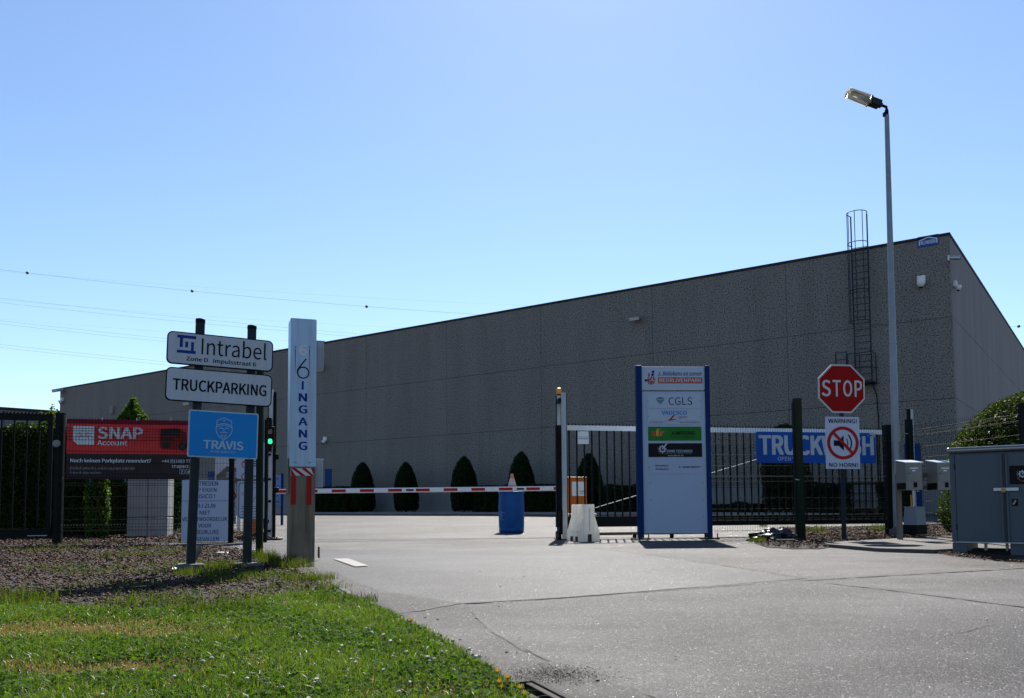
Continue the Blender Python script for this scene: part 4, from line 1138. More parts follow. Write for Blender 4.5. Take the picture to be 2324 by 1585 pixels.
# ================================================================ white plastic road barrier block
M['ldpe'] = mat('white_ldpe', (0.82,0.80,0.74), 0.4, var=0.08, scale=5, trans=0.5, dirt=(0.34,0.30,0.23), dscale=3, damt=0.5, streak=True)
q = at(1332, 1228, 14.9)
jb = thing('plastic_barrier', 'dirty white plastic jersey barrier block standing in front of the gate post', 'road barrier', (q.x+0.05, 14.9, gz(14.9)), R(14))
H_ = at(1332, 1145, 14.9).z-gz(14.9)
prof = [(-0.185,0),(0.185,0),(0.182,0.19),(0.172,0.20),(0.10,0.44),(0.092,H_-0.01),(0.085,H_),(-0.085,H_),(-0.092,H_-0.01),(-0.10,0.44),(-0.172,0.20),(-0.182,0.19)]
LB = 0.72
bm = bmesh.new()
secs = 15
ringv = []
for i in range(secs):
    yy = LB*i/(secs-1)
    g = 0.034 if (i//2) % 2 == 1 and 1 < i < secs-2 else 0.0
    rv = []
    for (x, z) in prof:
        gx_ = g if 0.195 < z < H_-0.02 else 0.0
        rv.append(bm.verts.new((x-math.copysign(gx_, x), yy, z)))
    ringv.append(rv)
npf = len(prof)
for i in range(secs-1):
    for j in range(npf):
        bm.faces.new((ringv[i][j], ringv[i+1][j], ringv[i+1][(j+1) % npf], ringv[i][(j+1) % npf]))
bm.faces.new(ringv[0]); bm.faces.new(ringv[-1][::-1])
bmesh.ops.recalc_face_normals(bm, faces=bm.faces[:])
MB().bm(bm).obj('shell', M['ldpe'], jb)
M['notch'] = mat('dark_recess', (0.06,0.05,0.04), 0.8, var=0.3, scale=12, spec=0.06)  # dark brown for solid blocks set on the shell as slots
MB().bx(-0.035, 0.035, -0.004, 0.01, 0.0, 0.13).obj('end_slot', M['notch'], jb)
for yy in (0.10, 0.38): MB().bx(-0.194, -0.18, yy, yy+0.12, 0.0, 0.085).obj('fork_slot', M['notch'], jb)
MB().bx(-0.012, 0.012, -0.012, 0.0, 0.18, H_-0.06).obj('coupling_rib', M['ldpe'], jb)

# ================================================================ company totem
Yt = 15.2
tq = at(1533, 1218, Yt)
to = thing('company_totem', 'tall white directory board of company plates between blue posts', 'sign', (tq.x, Yt, gz(Yt)+0.03), R(3))
M['totem_blue'] = mat('totem_blue', (0.002,0.022,0.095), 0.4, var=0.05, spec=0.06)
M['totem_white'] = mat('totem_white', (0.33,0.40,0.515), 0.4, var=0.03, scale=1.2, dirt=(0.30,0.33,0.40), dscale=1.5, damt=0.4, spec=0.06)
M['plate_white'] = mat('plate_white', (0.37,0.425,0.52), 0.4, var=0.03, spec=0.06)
def tpt(px, py, yo=-0.03): return plane_pt(to, px, py, yo)
xL0, xL1 = tpt(1446.5, 1020)[0], tpt(1458.5, 1020)[0]
xR0, xR1 = tpt(1602.5, 1020)[0], tpt(1613, 1020)[0]
ztL = tpt(1450, 828)[1]; ztR = tpt(1605, 832)[1]; zt_ = (ztL+ztR)/2
for x0, x1 in ((xL0-0.01, xL1), (xR0, xR1)):
    p = MB().bev(x0, x1, -0.06, 0.06, 0.02, zt_, 0.01).obj('post', M['totem_blue'], to)
    MB().bx(x0-0.10, x1+0.10, -0.14, 0.14, -0.01, 0.015).obj('foot_plate', M['dark_steel'], p)
    for sx in (x0-0.07, x1+0.07):
        MB().tube((sx, -0.1, 0.0), (sx, -0.1, 0.10), 0.011, n=8).obj('anchor_bolt', M['dark_steel'], p)
hz0, hz1 = tpt(1530, 884)[1], tpt(1530, 832.5)[1]
mz0, mz1 = tpt(1530, 1211)[1], tpt(1530, 889)[1]
hd = MB().bev(xL1, xR0, -0.032, 0.03, hz0, hz1, 0.004).obj('header_panel', M['plate_white'], to)
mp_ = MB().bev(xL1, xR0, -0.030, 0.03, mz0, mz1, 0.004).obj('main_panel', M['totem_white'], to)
HR, MR = Rect(xL1, xR0, hz0, hz1), Rect(xL1, xR0, mz0, mz1)
y = -0.0345
M['tot_orange'] = mat('orange_print', (0.40,0.075,0.022), 0.45, var=0.04, spec=0.06)
M['tot_navy'] = mat('navy_print', (0.010,0.022,0.10), 0.45, var=0.02, spec=0.06)
mb = MB(); HR.text(mb, 'J. Bellekens en zonen', .255, .96, .20, .40, y, 0.012, 0.22); mb.obj('lettering', M['tot_navy'], hd)
mb = MB(); HR.quad(mb, .258, .963, .47, .74, y); mb.obj('orange_band', M['tot_orange'], hd)
mb = MB(); HR.text(mb, 'BEDRIJVENPARK', .276, .948, .52, .69, y-0.0025, 0.03); mb.obj('band_lettering', M['plate_white'], hd)
mb = MB()
for pts in ([(.108,.29),(.135,.29),(.128,.45),(.10,.45)], [(.098,.47),(.126,.47),(.122,.56),(.095,.56)], [(.17,.44),(.198,.44),(.215,.54),(.214,.60),(.185,.60)], [(.088,.64),(.125,.62),(.12,.78),(.11,.78)], [(.13,.62),(.18,.62),(.17,.79),(.128,.79)], [(.187,.62),(.214,.62),(.20,.74),(.18,.78)]): HR.poly(mb, pts, y)
mb.obj('logo_orange', M['tot_orange'], hd)
mb = MB()
for pts in ([(.17,.18),(.205,.18),(.20,.28),(.162,.28)], [(.16,.30),(.198,.30),(.188,.42),(.153,.42)], [(.15,.44),(.166,.44),(.155,.58),(.135,.58)], [(.045,.60),(.06,.56),(.085,.56),(.082,.66),(.05,.66)], [(.085,.57),(.13,.57),(.155,.58),(.125,.61),(.085,.63)]): HR.poly(mb, pts, y)
mb.obj('logo_blue', M['totem_blue'], hd)
def plate(u0, u1, v0, v1, m_, nm):
    r = MR.sub(u0, u1, v0, v1)
    b = MB().bx(r.x0, r.x1, -0.037, -0.0305, r.z0, r.z1).obj(nm, m_, to)
    return r, b
y = -0.0395
r, b = plate(.083, .923, .0185, .118, M['plate_white'], 'company_plate')
mb = MB(); r.text(mb, 'CGLS', .40, .845, .23, .78, y, 0.0); mb.obj('lettering', M['tot_navy'], b)
M['teal'] = mat('teal_print', (0.06,0.16,0.20), 0.4, spec=0.06)
mb = MB()
for pts in ([(.16,.38),(.19,.24),(.215,.38)], [(.20,.22),(.285,.22),(.265,.37),(.222,.37)], [(.295,.24),(.327,.38),(.272,.38)], [(.165,.41),(.215,.41),(.238,.72)], [(.224,.41),(.262,.41),(.243,.76)], [(.272,.41),(.322,.41),(.25,.72)]): r.poly(mb, pts, y)
mb.obj('diamond_logo', M['teal'], b)
r, b = plate(.088, .925, .129, .233, M['plate_white'], 'company_plate')
M['cyan'] = mat('cyan_print', (0.03,0.19,0.48), 0.4, spec=0.06)
mb = MB(); r.text(mb, 'VADESCO', .258, .74, .07, .35, y, 0.03); mb.obj('lettering', M['cyan'], b)
mb = MB(); r.poly(mb, [(.475,.38),(.52,.38),(.44,.66),(.56,.60),(.50,.70),(.38,.75)], y); r.text(mb, 'ogistics', .557, .765, .40, .64, y, 0.0, 0.5); mb.obj('red_lettering', M['red_tape'], b)
mb = MB(); r.quad(mb, .03, .97, .775, .788, y); r.text(mb, 'tel. 03 491 80 50', .03, .285, .83, .93, y); r.text(mb, 'www.vadesco-logistics.be', .60, .97, .83, .95, y); mb.obj('small_lettering', M['ink'], b)
M['jump_green'] = mat('green_plate', (0.02,0.15,0.022), 0.4, var=0.05, spec=0.06)
r, b = plate(.09, .93, .25, .349, M['jump_green'], 'company_plate')
mb = MB(); r.text(mb, 'JUMPERKE', .42, .88, .32, .60, y, 0.03, 0.1); r.text(mb, 'Verhuur Springkastelen', .41, .88, .68, .82, y); mb.obj('lettering', M['ink'], b)
M['jred'] = mat('red_figure', (0.35,0.03,0.01), 0.5); M['jyel'] = mat('yellow_figure', (0.50,0.24,0.01), 0.5); M['jora'] = mat('orange_figure', (0.45,0.09,0.01), 0.5)
for m_, pts in (('jred', [(.08,.66),(.07,.42),(.04,.34),(.09,.34),(.10,.25),(.12,.37),(.13,.66)]), ('jyel', [(.145,.66),(.145,.28),(.165,.22),(.175,.08),(.185,.20),(.24,.14),(.20,.26),(.20,.66)]), ('jora', [(.215,.66),(.215,.42),(.24,.30),(.255,.36),(.31,.30),(.27,.45),(.26,.66)])):
    mb = MB(); r.poly(mb, pts, y); mb.obj('bouncy_figure', M[m_], b)
def syms(r, b, y, gold, wht):
    mb = MB(); cx_, cz_ = r.X(.26), r.Z(.42); s_ = (r.x1-r.x0)*0.058
    ring(mb, cx_, cz_, s_*0.62, s_, y, n=28)
    for k in range(8):
        a = k*math.pi/4; c_, d_ = math.cos(a), math.sin(a)
        flat(mb, [(cx_+c_*s_*0.95-d_*s_*0.22, cz_+d_*s_*0.95+c_*s_*0.22), (cx_+c_*s_*0.95+d_*s_*0.22, cz_+d_*s_*0.95-c_*s_*0.22), (cx_+c_*s_*1.25+d_*s_*0.16, cz_+d_*s_*1.25-c_*s_*0.16), (cx_+c_*s_*1.25-d_*s_*0.16, cz_+d_*s_*1.25+c_*s_*0.16)], y-0.0005)
    line(mb, [(cx_, cz_), (cx_+s_*1.4, cz_+s_*1.7)], s_*0.42, y-0.001)
    r.text(mb, 'SYMS TECHNIEK', .335, .82, .48, .68, y, 0.02); r.text(mb, '0472/69 46 79', .36, .645, .85, .965, y, 0.02)
    mb.obj('lettering', wht, b)
    mb = MB()
    for k in range(8): r.quad(mb, .24+k*.073, .24+k*.073+.058, .755, .775, y)
    line(mb, [r.P(.175,.28), r.P(.175,.50)], 0.005, y); line(mb, [r.P(.178,.58), r.P(.225,.75)], 0.005, y)
    mb.obj('gold_line', gold, b)
M['syms_black'] = mat('black_plate', (0.006,0.007,0.010), 0.3, var=0.1, spec=0.06)
M['gold'] = mat('gold_print', (0.36,0.19,0.01), 0.4)
r, b = plate(.09, .935, .367, .464, M['syms_black'], 'company_plate'); syms(r, b, y, M['gold'], M['plate_white'])
r, b = plate(.093, .94, .485, .582, M['totem_white'], 'company_plate')
mb = MB(); r.text(mb, 'Biomedical', .12, .354, .33, .47, y, 0.025); r.text(mb, 'distribution', .12, .363, .58, .72, y, 0.025); r.text(mb, 'BOMI GROUP', .632, .946, .45, .59, y, 0.03)
r.quad(mb, .565, .617, .50, .53, y); r.poly(mb, [(.548,.515),(.575,.44),(.57,.515),(.575,.59)], y); mb.obj('lettering', M['tot_navy'], b)
bs = None
for v in (.645, .765, .885):
    for u in (.115, .935):
        if bs is None: bs = MB().tube((0, 0, 0), (0, -0.004, 0), 0.007, n=8).obj('screw', M['ink'], to, (MR.X(u), -0.0305, MR.Z(v)))
        else: share(bs, 'screw', to, (MR.X(u), -0.0305, MR.Z(v)))
for v in (.068, .18, .30, .415, .535):
    for u in (.095, .915): share(bs, 'screw', to, (MR.X(u), -0.0372, MR.Z(v)))

# ================================================================ mesh fence with blue banner
m0, m1 = at(1600, 1100, 15.55), at(2026, 1100, 16.3)
zt_ = at(1620, 966, 15.58).z
rf = mesh_fence('mesh_fence', 'dark welded mesh fence in front of the sliding gate holding the blue banner', m0.xy, m1.xy, at(1640,1208,15.6).z, zt_, [((m1.xy-m0.xy).length-0.02, 0.14, zt_+0.05), (0.02, 0.05, zt_)], step=0.05)
M['wash_blue'] = mat('wash_blue', (0.006,0.065,0.30), 0.4, var=0.06, scale=3, spec=0.06)
M['wash_print'] = mat('wash_print', (0.34,0.39,0.46), 0.5, var=0.05, spec=0.06)
wb = thing('blue_banner', 'blue truckwash banner with large pale capitals tied to the mesh fence', 'banner', rf.location.copy(), rf.rotation_euler.z)
r = rect_px(wb, 1716.5, 1987, 981.5, 1051.5, -0.045)
b = MB().prism(rrect(r.x0, r.x1, r.z0, r.z1, 0.02, 3), -0.045, -0.041).obj('cloth', M['wash_blue'], wb)
mb = MB(); r.text(mb, 'TRUCKWASH', .02, .985, .10, .745, -0.0475, 0.045); r.text(mb, 'OPEN VAN', .172, .37, .80, .925, -0.0475, 0.0); mb.obj('lettering', M['wash_print'], b)
mb = MB(); r.poly(mb, [(.945,.0),(.955,.07),(.965,.04),(.975,.12),(.985,.06),(.995,.18),(1.0,.02),(.98,-.02)], -0.048); r.poly(mb, [(.93,.08),(.94,.12),(.945,.07)], -0.048); mb.obj('torn_patch', M['wash_print'], b)
for u, v, dx in ((.0,.7,-.05), (1.0,.65,.02), (.0,.05,-.02), (.3,-.0,0), (.62,0,0)):
    MB().tube((r.X(u), -0.043, r.Z(v)), (r.X(u)+dx, 0.0, r.Z(v)+0.03), 0.006, n=6).obj('tie', M['tie'], wb)

# ================================================================ stop sign and horn sign
Ys = 14.0
q = at(1918, 1229, Ys)
ss = thing('stop_sign', 'red octagonal stop sign above a white no-horn board on one grey post', 'sign', (q.x, Ys, q.z), R(6))
q_t = at(1910, 884, Ys)
ss.rotation_euler.y = math.atan2(q_t.x-q.x, q_t.z-q.z)+0.003
zt_ = plane_pt(ss, 1910, 860, 0)[1]
MB().tube((0, 0.03, -0.3), (0, 0.03, zt_), 0.038, n=20).obj('post', M['pole_grey'], ss)
M['stop_red'] = mat('stop_red', (0.26,0.004,0.003), 0.4, var=0.05, spec=0.06)
M['stop_white'] = mat('reflective_white', (0.44,0.46,0.48), 0.35, var=0.03, spec=0.06)
cx_, cz_ = plane_pt(ss, 1910, 882.5, -0.03)
wd = plane_pt(ss, 1963, 882, -0.03)[0]-plane_pt(ss, 1857.5, 882, -0.03)[0]
def octa(f): 
    rr_ = wd/2/math.cos(math.pi/8)*f
    return [(cx_+math.cos(math.pi/8+k*math.pi/4)*rr_, cz_+math.sin(math.pi/8+k*math.pi/4)*rr_) for k in range(8)]
ob = MB().prism(octa(1.0), -0.03, -0.012).obj('octagon', M['stop_white'], ss)
MB().prism(octa(0.935), -0.033, -0.03).obj('red_face', M['stop_red'], ob)
mb = MB()
for ch, u0, u1 in (('S',-.43,-.235),('T',-.195,-.02),('O',.03,.225),('P',.275,.44)):
    text(mb, ch, cx_+u0*wd, cx_+u1*wd, cz_-0.165*wd, cz_+0.175*wd, -0.0355, 0.02)
mb.obj('lettering', M['stop_white'], ob)
r = rect_px(ss, 1874, 1951, 946.5, 1064.5, -0.03)
M['horn_white'] = mat('horn_board_white', (0.42,0.46,0.56), 0.35, var=0.03, spec=0.06)
hb = MB().bx(r.x0, r.x1, -0.03, -0.018, r.z0, r.z1).obj('horn_board', M['horn_white'], ss); hb['label'] = 'white warning board with crossed-out horn symbol'
mb = MB(); r.text(mb, 'WARNING!', .085, .93, .038, .122, -0.0325, 0.02); r.text(mb, 'NO HORN!', .085, .93, .885, .965, -0.0325, 0.02); mb.obj('lettering', M['ink'], hb)
wd_ = r.x1-r.x0; cx_, cz_ = r.X(.505), r.Z(.503)
mb = MB(); flat(mb, [(cx_-.27*wd_, cz_+.07*wd_), (cx_-.27*wd_, cz_-.085*wd_), (cx_-.12*wd_, cz_-.085*wd_), (cx_+.025*wd_, cz_-.22*wd_), (cx_+.025*wd_, cz_+.21*wd_), (cx_-.12*wd_, cz_+.07*wd_)], -0.0325)
ring(mb, cx_-.06*wd_, cz_, .19*wd_, .215*wd_, -0.0325, -38, 38, 14); ring(mb, cx_-.10*wd_, cz_, .33*wd_, .37*wd_, -0.0325, -40, 42, 18)
mb.obj('horn_symbol', M['ink'], hb)
mb = MB(); ring(mb, cx_, cz_, .375*wd_, .465*wd_, -0.035, n=48); line(mb, [(cx_-.275*wd_, cz_+.285*wd_), (cx_+.275*wd_, cz_-.285*wd_)], .085*wd_, -0.0348); mb.obj('ban_ring', M['red_tape'], hb)
for u, v in ((.47,.828), (.56,.828), (.5,.11)): MB().tube((r.X(u), -0.031, r.Z(v)), (r.X(u), -0.036, r.Z(v)), 0.008, n=8).obj('rivet', M['galv'], hb)

# ================================================================ street lamp
Yl = 15.6
q = at(2038, 1206, Yl); qt = at(2012.5, 262, Yl)
sl = thing('street_lamp', 'tall galvanised street lamp with clear box lantern above the mailboxes', 'street lamp', (q.x, Yl, q.z), 0.0, tilt=(0, math.atan2(qt.x-q.x, qt.z-q.z)))
PHt = qt.z-q.z
M['lamp_pole'] = mat('lamp_galv', (0.20,0.23,0.26), 0.5, 0.55, var=0.12, scale=5, dirt=(0.12,0.13,0.14), dscale=3, damt=0.4)
MB().tube((0, 0, -0.1), (0, 0, PHt), 0.076, 0.042, n=24).obj('pole', M['lamp_pole'], sl)
MB().lathe([(0.15,-0.06),(0.15,0.03),(0.10,0.05),(0.08,0.08)], n=20).obj('foot', M['concrete_foot'], sl)
M['ylabel'] = mat('yellow_label', (0.40,0.20,0.02), 0.5)
MB().tube((0.012, -0.005, 1.63), (0.012, -0.005, 1.95), 0.0745, n=24).obj('sleeve', M['lamp_pole'], sl)
mb = MB(); flat(mb, [(0.03,1.66),(0.055,1.66),(0.055,1.93),(0.03,1.93)], -0.0735); mb.obj('number_label', M['ylabel'], sl)
MB().tube((0, 0, PHt-0.02), (0, 0, PHt+0.10), 0.036, 0.034, n=16).obj('collar', M['black'], sl)
MB().bx(-0.065, -0.03, -0.03, 0.03, PHt-0.02, PHt+0.05).obj('terminal', M['black'], sl)
hd_ = Vector((-0.94, -0.16, 0.26)).normalized()
e0 = Vector((0, 0, PHt+0.10)); e1 = e0+Vector((-0.005, 0, 0.06)); e2 = e1+hd_*0.10
MB().path([e0, e1, e2], 0.026, 8).obj('elbow', M['black'], sl)
qh = hd_.to_track_quat('X', 'Z').to_matrix()
M['lantern_grey'] = mat('lantern_grey', (0.03,0.032,0.036), 0.5, spec=0.06)
def hbox(o, L0, L1, w_, z0, z1): 
    c_ = e2+qh@Vector(((L0+L1)/2, 0, (z0+z1)/2))*0.86
    return MB().box(c_, (0.86*(L1-L0), 0.86*w_, 0.86*(z1-z0)), qh)
hbox(None, 0.0, 0.10, 0.10, -0.05, 0.03).obj('spigot', M['lantern_grey'], sl)
hbox(None, 0.05, 0.30, 0.19, -0.07, 0.06).obj('gear_housing', M['lantern_grey'], sl)
hbox(None, 0.28, 0.31, 0.215, -0.085, 0.075).obj('flange', M['black'], sl)
M['clear'] = bpy.data.materials.new('clear_bowl'); M['clear'].use_nodes = True
_n = M['clear'].node_tree; _b = _n.nodes['Principled BSDF']
_b.inputs['Base Color'].default_value = (0.62,0.53,0.34,1); _b.inputs['Roughness'].default_value = 0.12
_t = _n.nodes.new('ShaderNodeBsdfTransparent'); _t.inputs[0].default_value = (0.93,0.92,0.87,1)
_m = _n.nodes.new('ShaderNodeMixShader'); _m.inputs[0].default_value = 0.38
_n.links.new(_b.outputs[0], _m.inputs[1]); _n.links.new(_t.outputs[0], _m.inputs[2]); _n.links.new(_m.outputs[0], _n.nodes['Material Output'].inputs['Surface'])
M['reflector'] = mat('cream_reflector', (0.42,0.36,0.22), 0.4, var=0.05)
bm = bmesh.new(); bmesh.ops.create_cube(bm, size=1.0)
for v in bm.verts:
    f = 0.86 if v.co.x > 0 else 1.0
    v.co = e2+qh@Vector((0.56+v.co.x*0.50, v.co.y*0.17*f, -0.005+v.co.z*0.125*f))*0.86
bmesh.ops.bevel(bm, geom=list(bm.edges), offset=0.03, segments=3, affect='EDGES', profile=0.5)
MB().bm(bm, True).obj('bowl', M['clear'], sl)
hbox(None, 0.33, 0.78, 0.15, 0.025, 0.04).obj('reflector', M['reflector'], sl)
MB().tube(e2+qh@Vector((0.29,0.03,-0.01)), e2+qh@Vector((0.62,0.03,-0.01)), 0.011, n=10).obj('lamp_tube', M['white'], sl)
MB().tube(e2+qh@Vector((0.29,-0.03,-0.01)), e2+qh@Vector((0.62,-0.03,-0.01)), 0.011, n=10).obj('lamp_tube', M['white'], sl)
hbox(None, 0.32, 0.42, 0.09, -0.04, 0.015).obj('lamp_socket', M['lantern_grey'], sl)

# ================================================================ fence posts and mesh beside the mailboxes
n0, n1 = at(2060, 1100, 15.9), at(2319, 1100, 13.0)
zt_ = at(2090, 964, 15.55).z
nf = mesh_fence('mesh_fence', 'tall welded mesh fence with bent top behind the mailboxes and grey cabinet', n0.xy, n1.xy, 0.05, zt_, [(0.0, 0.10, zt_+0.12), ((n1.xy-n0.xy).length, 0.07, zt_+0.06)], folds=(0.10, 0.5, 0.93))
q = at(2072, 1200, 16.3)
gp_ = thing('fence_post', 'slim grey and black strip post behind the first mailbox', 'post', (q.x, 16.3, 0.05), R(4), tilt=None)
zt_ = plane_pt(gp_, 2066, 929)[1]; x0 = plane_pt(gp_, 2064, 1050)[0]
MB().bx(x0, x0+0.055, 0, 0.05, -0.1, zt_).obj('dark_strip', M['black'], gp_)
MB().bx(x0+0.055, x0+0.105, -0.005, 0.05, -0.1, zt_).obj('pale_strip', M['lip'], gp_)

# ================================================================ mailboxes
Ym = 13.7
M['taupe'] = mat('taupe_paint', (0.125,0.108,0.092), 0.5, var=0.06, scale=3)
M['box_grey'] = mat('mailbox_grey', (0.175,0.170,0.155), 0.42, var=0.06, scale=4, dirt=(0.10,0.095,0.085), dscale=4, damt=0.35, streak=True)
q = at(2045, 1229, Ym)
mr = thing('mailbox_rack', 'brown steel rack of posts and two rails behind the mailboxes', 'rack', (q.x, Ym, gz(Ym)), R(0))
zr1 = plane_pt(mr, 2045, 1075)[1]
MB().bx(-0.035, 0.035, 0.0, 0.06, -0.05, zr1).obj('post', M['taupe'], mr)
MB().bx(1.05, 1.12, 0.0, 0.06, -0.05, zr1).obj('post', M['taupe'], mr)
for py in (1079, 1107):
    z = plane_pt(mr, 2100, py, -0.05)[1]
    MB().bx(-0.035, 1.12, -0.042, -0.002, z-0.035, z+0.035).obj('rail', M['taupe'], mr)
def mailbox(px0, px1, label):
    yf = -0.40
    q = at((px0+px1)/2, 1112, Ym+yf)
    t = thing('mailbox', label, 'mailbox', (q.x, Ym-0.043, at(px0, 1112.5, Ym+yf).z), 0, 'mailboxes on the rack')
    f = yf+0.043
    x0 = plane_pt(t, px0, 1080, f)[0]; x1 = plane_pt(t, px1, 1080, f)[0]; zf = plane_pt(t, (px0+px1)/2, 1052, f)[1]; zb_ = zf+0.05
    mb = MB(); vs = [(x0,f,0),(x1,f,0),(x1,0,0),(x0,0,0),(x0,f,zf),(x1,f,zf),(x1,0,zb_),(x0,0,zb_)]
    mb.add(vs, [(0,3,2,1),(4,5,6,7),(0,1,5,4),(1,2,6,5),(2,3,7,6),(3,0,4,7)])
    mb.obj('body', M['box_grey'], t)
    mb = MB(); o_ = 0.018
    vs = [(x0-o_,f-o_,zf+0.002),(x1+o_,f-o_,zf+0.002),(x1+o_,0.0,zb_+0.005),(x0-o_,0.0,zb_+0.005)]
    mb.add([(a,b_,c_) for a,b_,c_ in vs]+[(a,b_,c_+0.016) for a,b_,c_ in vs], [(0,3,2,1),(4,5,6,7),(0,1,5,4),(1,2,6,5),(2,3,7,6),(3,0,4,7)])
    mb.obj('lid', M['galv_lid'], t)
    d = MB().bev(x0+0.02, x1-0.012, f-0.008, f-0.001, 0.135, zf-0.045, 0.003).obj('door', M['box_grey'], t)
    MB().bx(x0+0.06, x1-0.07, f-0.012, f-0.0085, zf-0.085, zf-0.068).obj('name_label', M['white'], d)
    MB().bx(x0+0.09, x1-0.11, f-0.012, f-0.0085, zf-0.125, zf-0.105).obj('number_label', M['white'], d)
    MB().tube((x0+0.04, f-0.008, 0.26), (x0+0.04, f-0.016, 0.26), 0.008, n=10).obj('lock', M['black'], d)
    MB().bx(x0+0.11, x1-0.085, f-0.006, f-0.001, 0.04, 0.12).obj('paper_slot', M['black'], t)
    MB().bx(x0-0.004, x0-0.001, f+0.03, -0.02, 0.01, 0.115).obj('side_recess', M['black'], t)
M['galv_lid'] = mat('pale_lid', (0.36,0.40,0.44), 0.35, 0.2, var=0.05)
mailbox(2057, 2093, 'taupe metal mailbox with two white labels beside the lamp post')
mailbox(2128, 2164, 'taupe metal mailbox with one end hidden behind the grey cabinet')

# ================================================================ small meter kiosk
q = at(2077, 1206, 14.6)
kz = q.z
ks = thing('meter_kiosk', 'small grey meter kiosk on a dark base below the mailboxes', 'kiosk', (q.x, 14.6, kz), R(28))
M['kiosk'] = mat('kiosk_grey', (0.16,0.18,0.22), 0.5, var=0.05)
kh = at(2077, 1150, 14.6).z-kz
mb = MB(); vs = []
for z, w_ in ((0.11, 0.128), (kh-0.015, 0.112)): vs += [(-w_,-w_,z),(w_,-w_,z),(w_,w_,z),(-w_,w_,z)]
mb.add(vs, [(0,3,2,1),(4,5,6,7),(0,1,5,4),(1,2,6,5),(2,3,7,6),(3,0,4,7)]); mb.obj('housing', M['kiosk'], ks)
MB().bev(-0.135, 0.135, -0.135, 0.135, -0.05, 0.109, 0.006).obj('base', M['dark_steel'], ks)
MB().bx(-0.118, 0.118, -0.118, 0.118, kh-0.015, kh).obj('cap', M['kiosk'], ks)
for x, m_, h_ in ((-0.02, 'galv', 0.50), (0.012, 'galv', 0.50), (-0.075, 'ylabel', 0.2)):
    MB().tube((x, 0.0, kh), (x-0.005, 0.0, kh+h_), 0.012, n=8).obj('conduit', M[m_], ks)

# ================================================================ grey electrical cabinet
Ye = 10.5
q = at(2162, 1252, Ye)
ec = thing('electrical_cabinet', 'large grey metal cabinet on a pallet base beside the mailboxes', 'cabinet', (q.x, Ye, gz(Ye)), R(-38))
M['cab_grey'] = mat('cabinet_grey', (0.075,0.092,0.112), 0.45, var=0.05, scale=3, dirt=(0.07,0.075,0.08), dscale=3, damt=0.3, streak=True, spec=0.12)
M['cab_dark'] = mat('cabinet_gap', (0.012,0.014,0.018), 0.5, spec=0.06)
M['lid_gloss'] = mat('lid_gloss', (0.10,0.105,0.12), 0.22, 0.6, var=0.04, coat=0.8)
def ept(px, py): return plane_pt(ec, px, py, 0.0)
CW = 1.42
zt_ = ept(2166, 1030)[1]; zb_ = ept(2200, 1231)[1]
zl = ept(2164, 1019)[1]
MB().bev(0, CW, 0.0, 0.75, zb_, zt_, 0.006).obj('body', M['cab_grey'], ec)
MB().bev(-0.03, CW+0.03, -0.04, 0.79, zt_+0.002, zl+0.015, 0.03, 5).obj('lid', M['lid_gloss'], ec)
d0 = ept(2170.5, 1120)[0]; dm = ept(2281, 1120)[0]
for k, (xa, xb) in enumerate(((d0, dm-0.012), (dm+0.012, 2*dm-d0))):
    d = MB().bev(xa, xb, -0.016, -0.001, zb_+0.012, zt_-0.02, 0.004).obj('door', M['cab_grey'], ec)
    MB().bx(xa-0.006, xa, -0.006, -0.0005, zb_+0.012, zt_-0.02).obj('door_gap', M['cab_dark'], d)
    xe = xb-0.03 if k == 0 else xa+0.004
    MB().bx(xe, xe+0.022, -0.034, -0.0162, zb_+0.02, zt_-0.025).obj('lip', M['cab_grey'], d)
    if k == 0:
        for z in (zb_+0.15, zt_-0.2): MB().tube((xa-0.004, -0.012, z), (xa-0.004, -0.012, z+0.07), 0.008, n=8).obj('hinge', M['cab_dark'], d)
        MB().bx(xb-0.10, xb+0.16, -0.05, -0.036, zb_+0.62, zb_+0.655).obj('hasp', M['galv'], d)
        MB().bx(xb-0.02, xb+0.025, -0.062, -0.0505, zb_+0.60, zb_+0.65).obj('padlock', M['gold'], d)
    else:
        h = MB().bx(xa+0.06, xa+0.12, -0.024, -0.0165, zb_+0.44, zb_+0.52).obj('latch_plate', M['black'], d)
        MB().tube((xa+0.075, -0.028, zb_+0.455), (xa+0.105, -0.045, zb_+0.505), 0.011, n=8).obj('handle', M['galv'], h)
        r = Rect(xa+0.045, xa+0.52, zb_+0.695, zb_+0.915)
        dc = MB().bx(r.x0, r.x1, -0.0205, -0.0165, r.z0, r.z1).obj('decal', M['syms_black'], d)
        r2_ = Rect(r.x0-0.03, r.x0+0.60, r.z0-0.02, r.z1)
        syms(r2_, dc, -0.023, M['gold'], M['plate_white'])
MB().bx(0.04, CW-0.02, -0.022, -0.0005, zb_-0.006, zb_+0.008).obj('sill', M['lip'], ec)
for x0, x1 in ((0.0, 0.16), (CW/2-0.09, CW/2+0.09), (CW-0.16, CW)):
    MB().bev(x0, x1, 0.004, 0.74, 0.0, zb_-0.006, 0.006).obj('foot', M['cab_grey'], ec)
for yy in (0.06, 0.66): MB().bx(0.01, CW-0.01, yy, yy+0.05, 0.0, 0.035).obj('skid', M['cab_dark'], ec)
for x in (0.30, 0.53): MB().bx(x, x+0.03, 0.30, 0.34, 0.035, zb_-0.007).obj('spacer', M['lip'], ec)

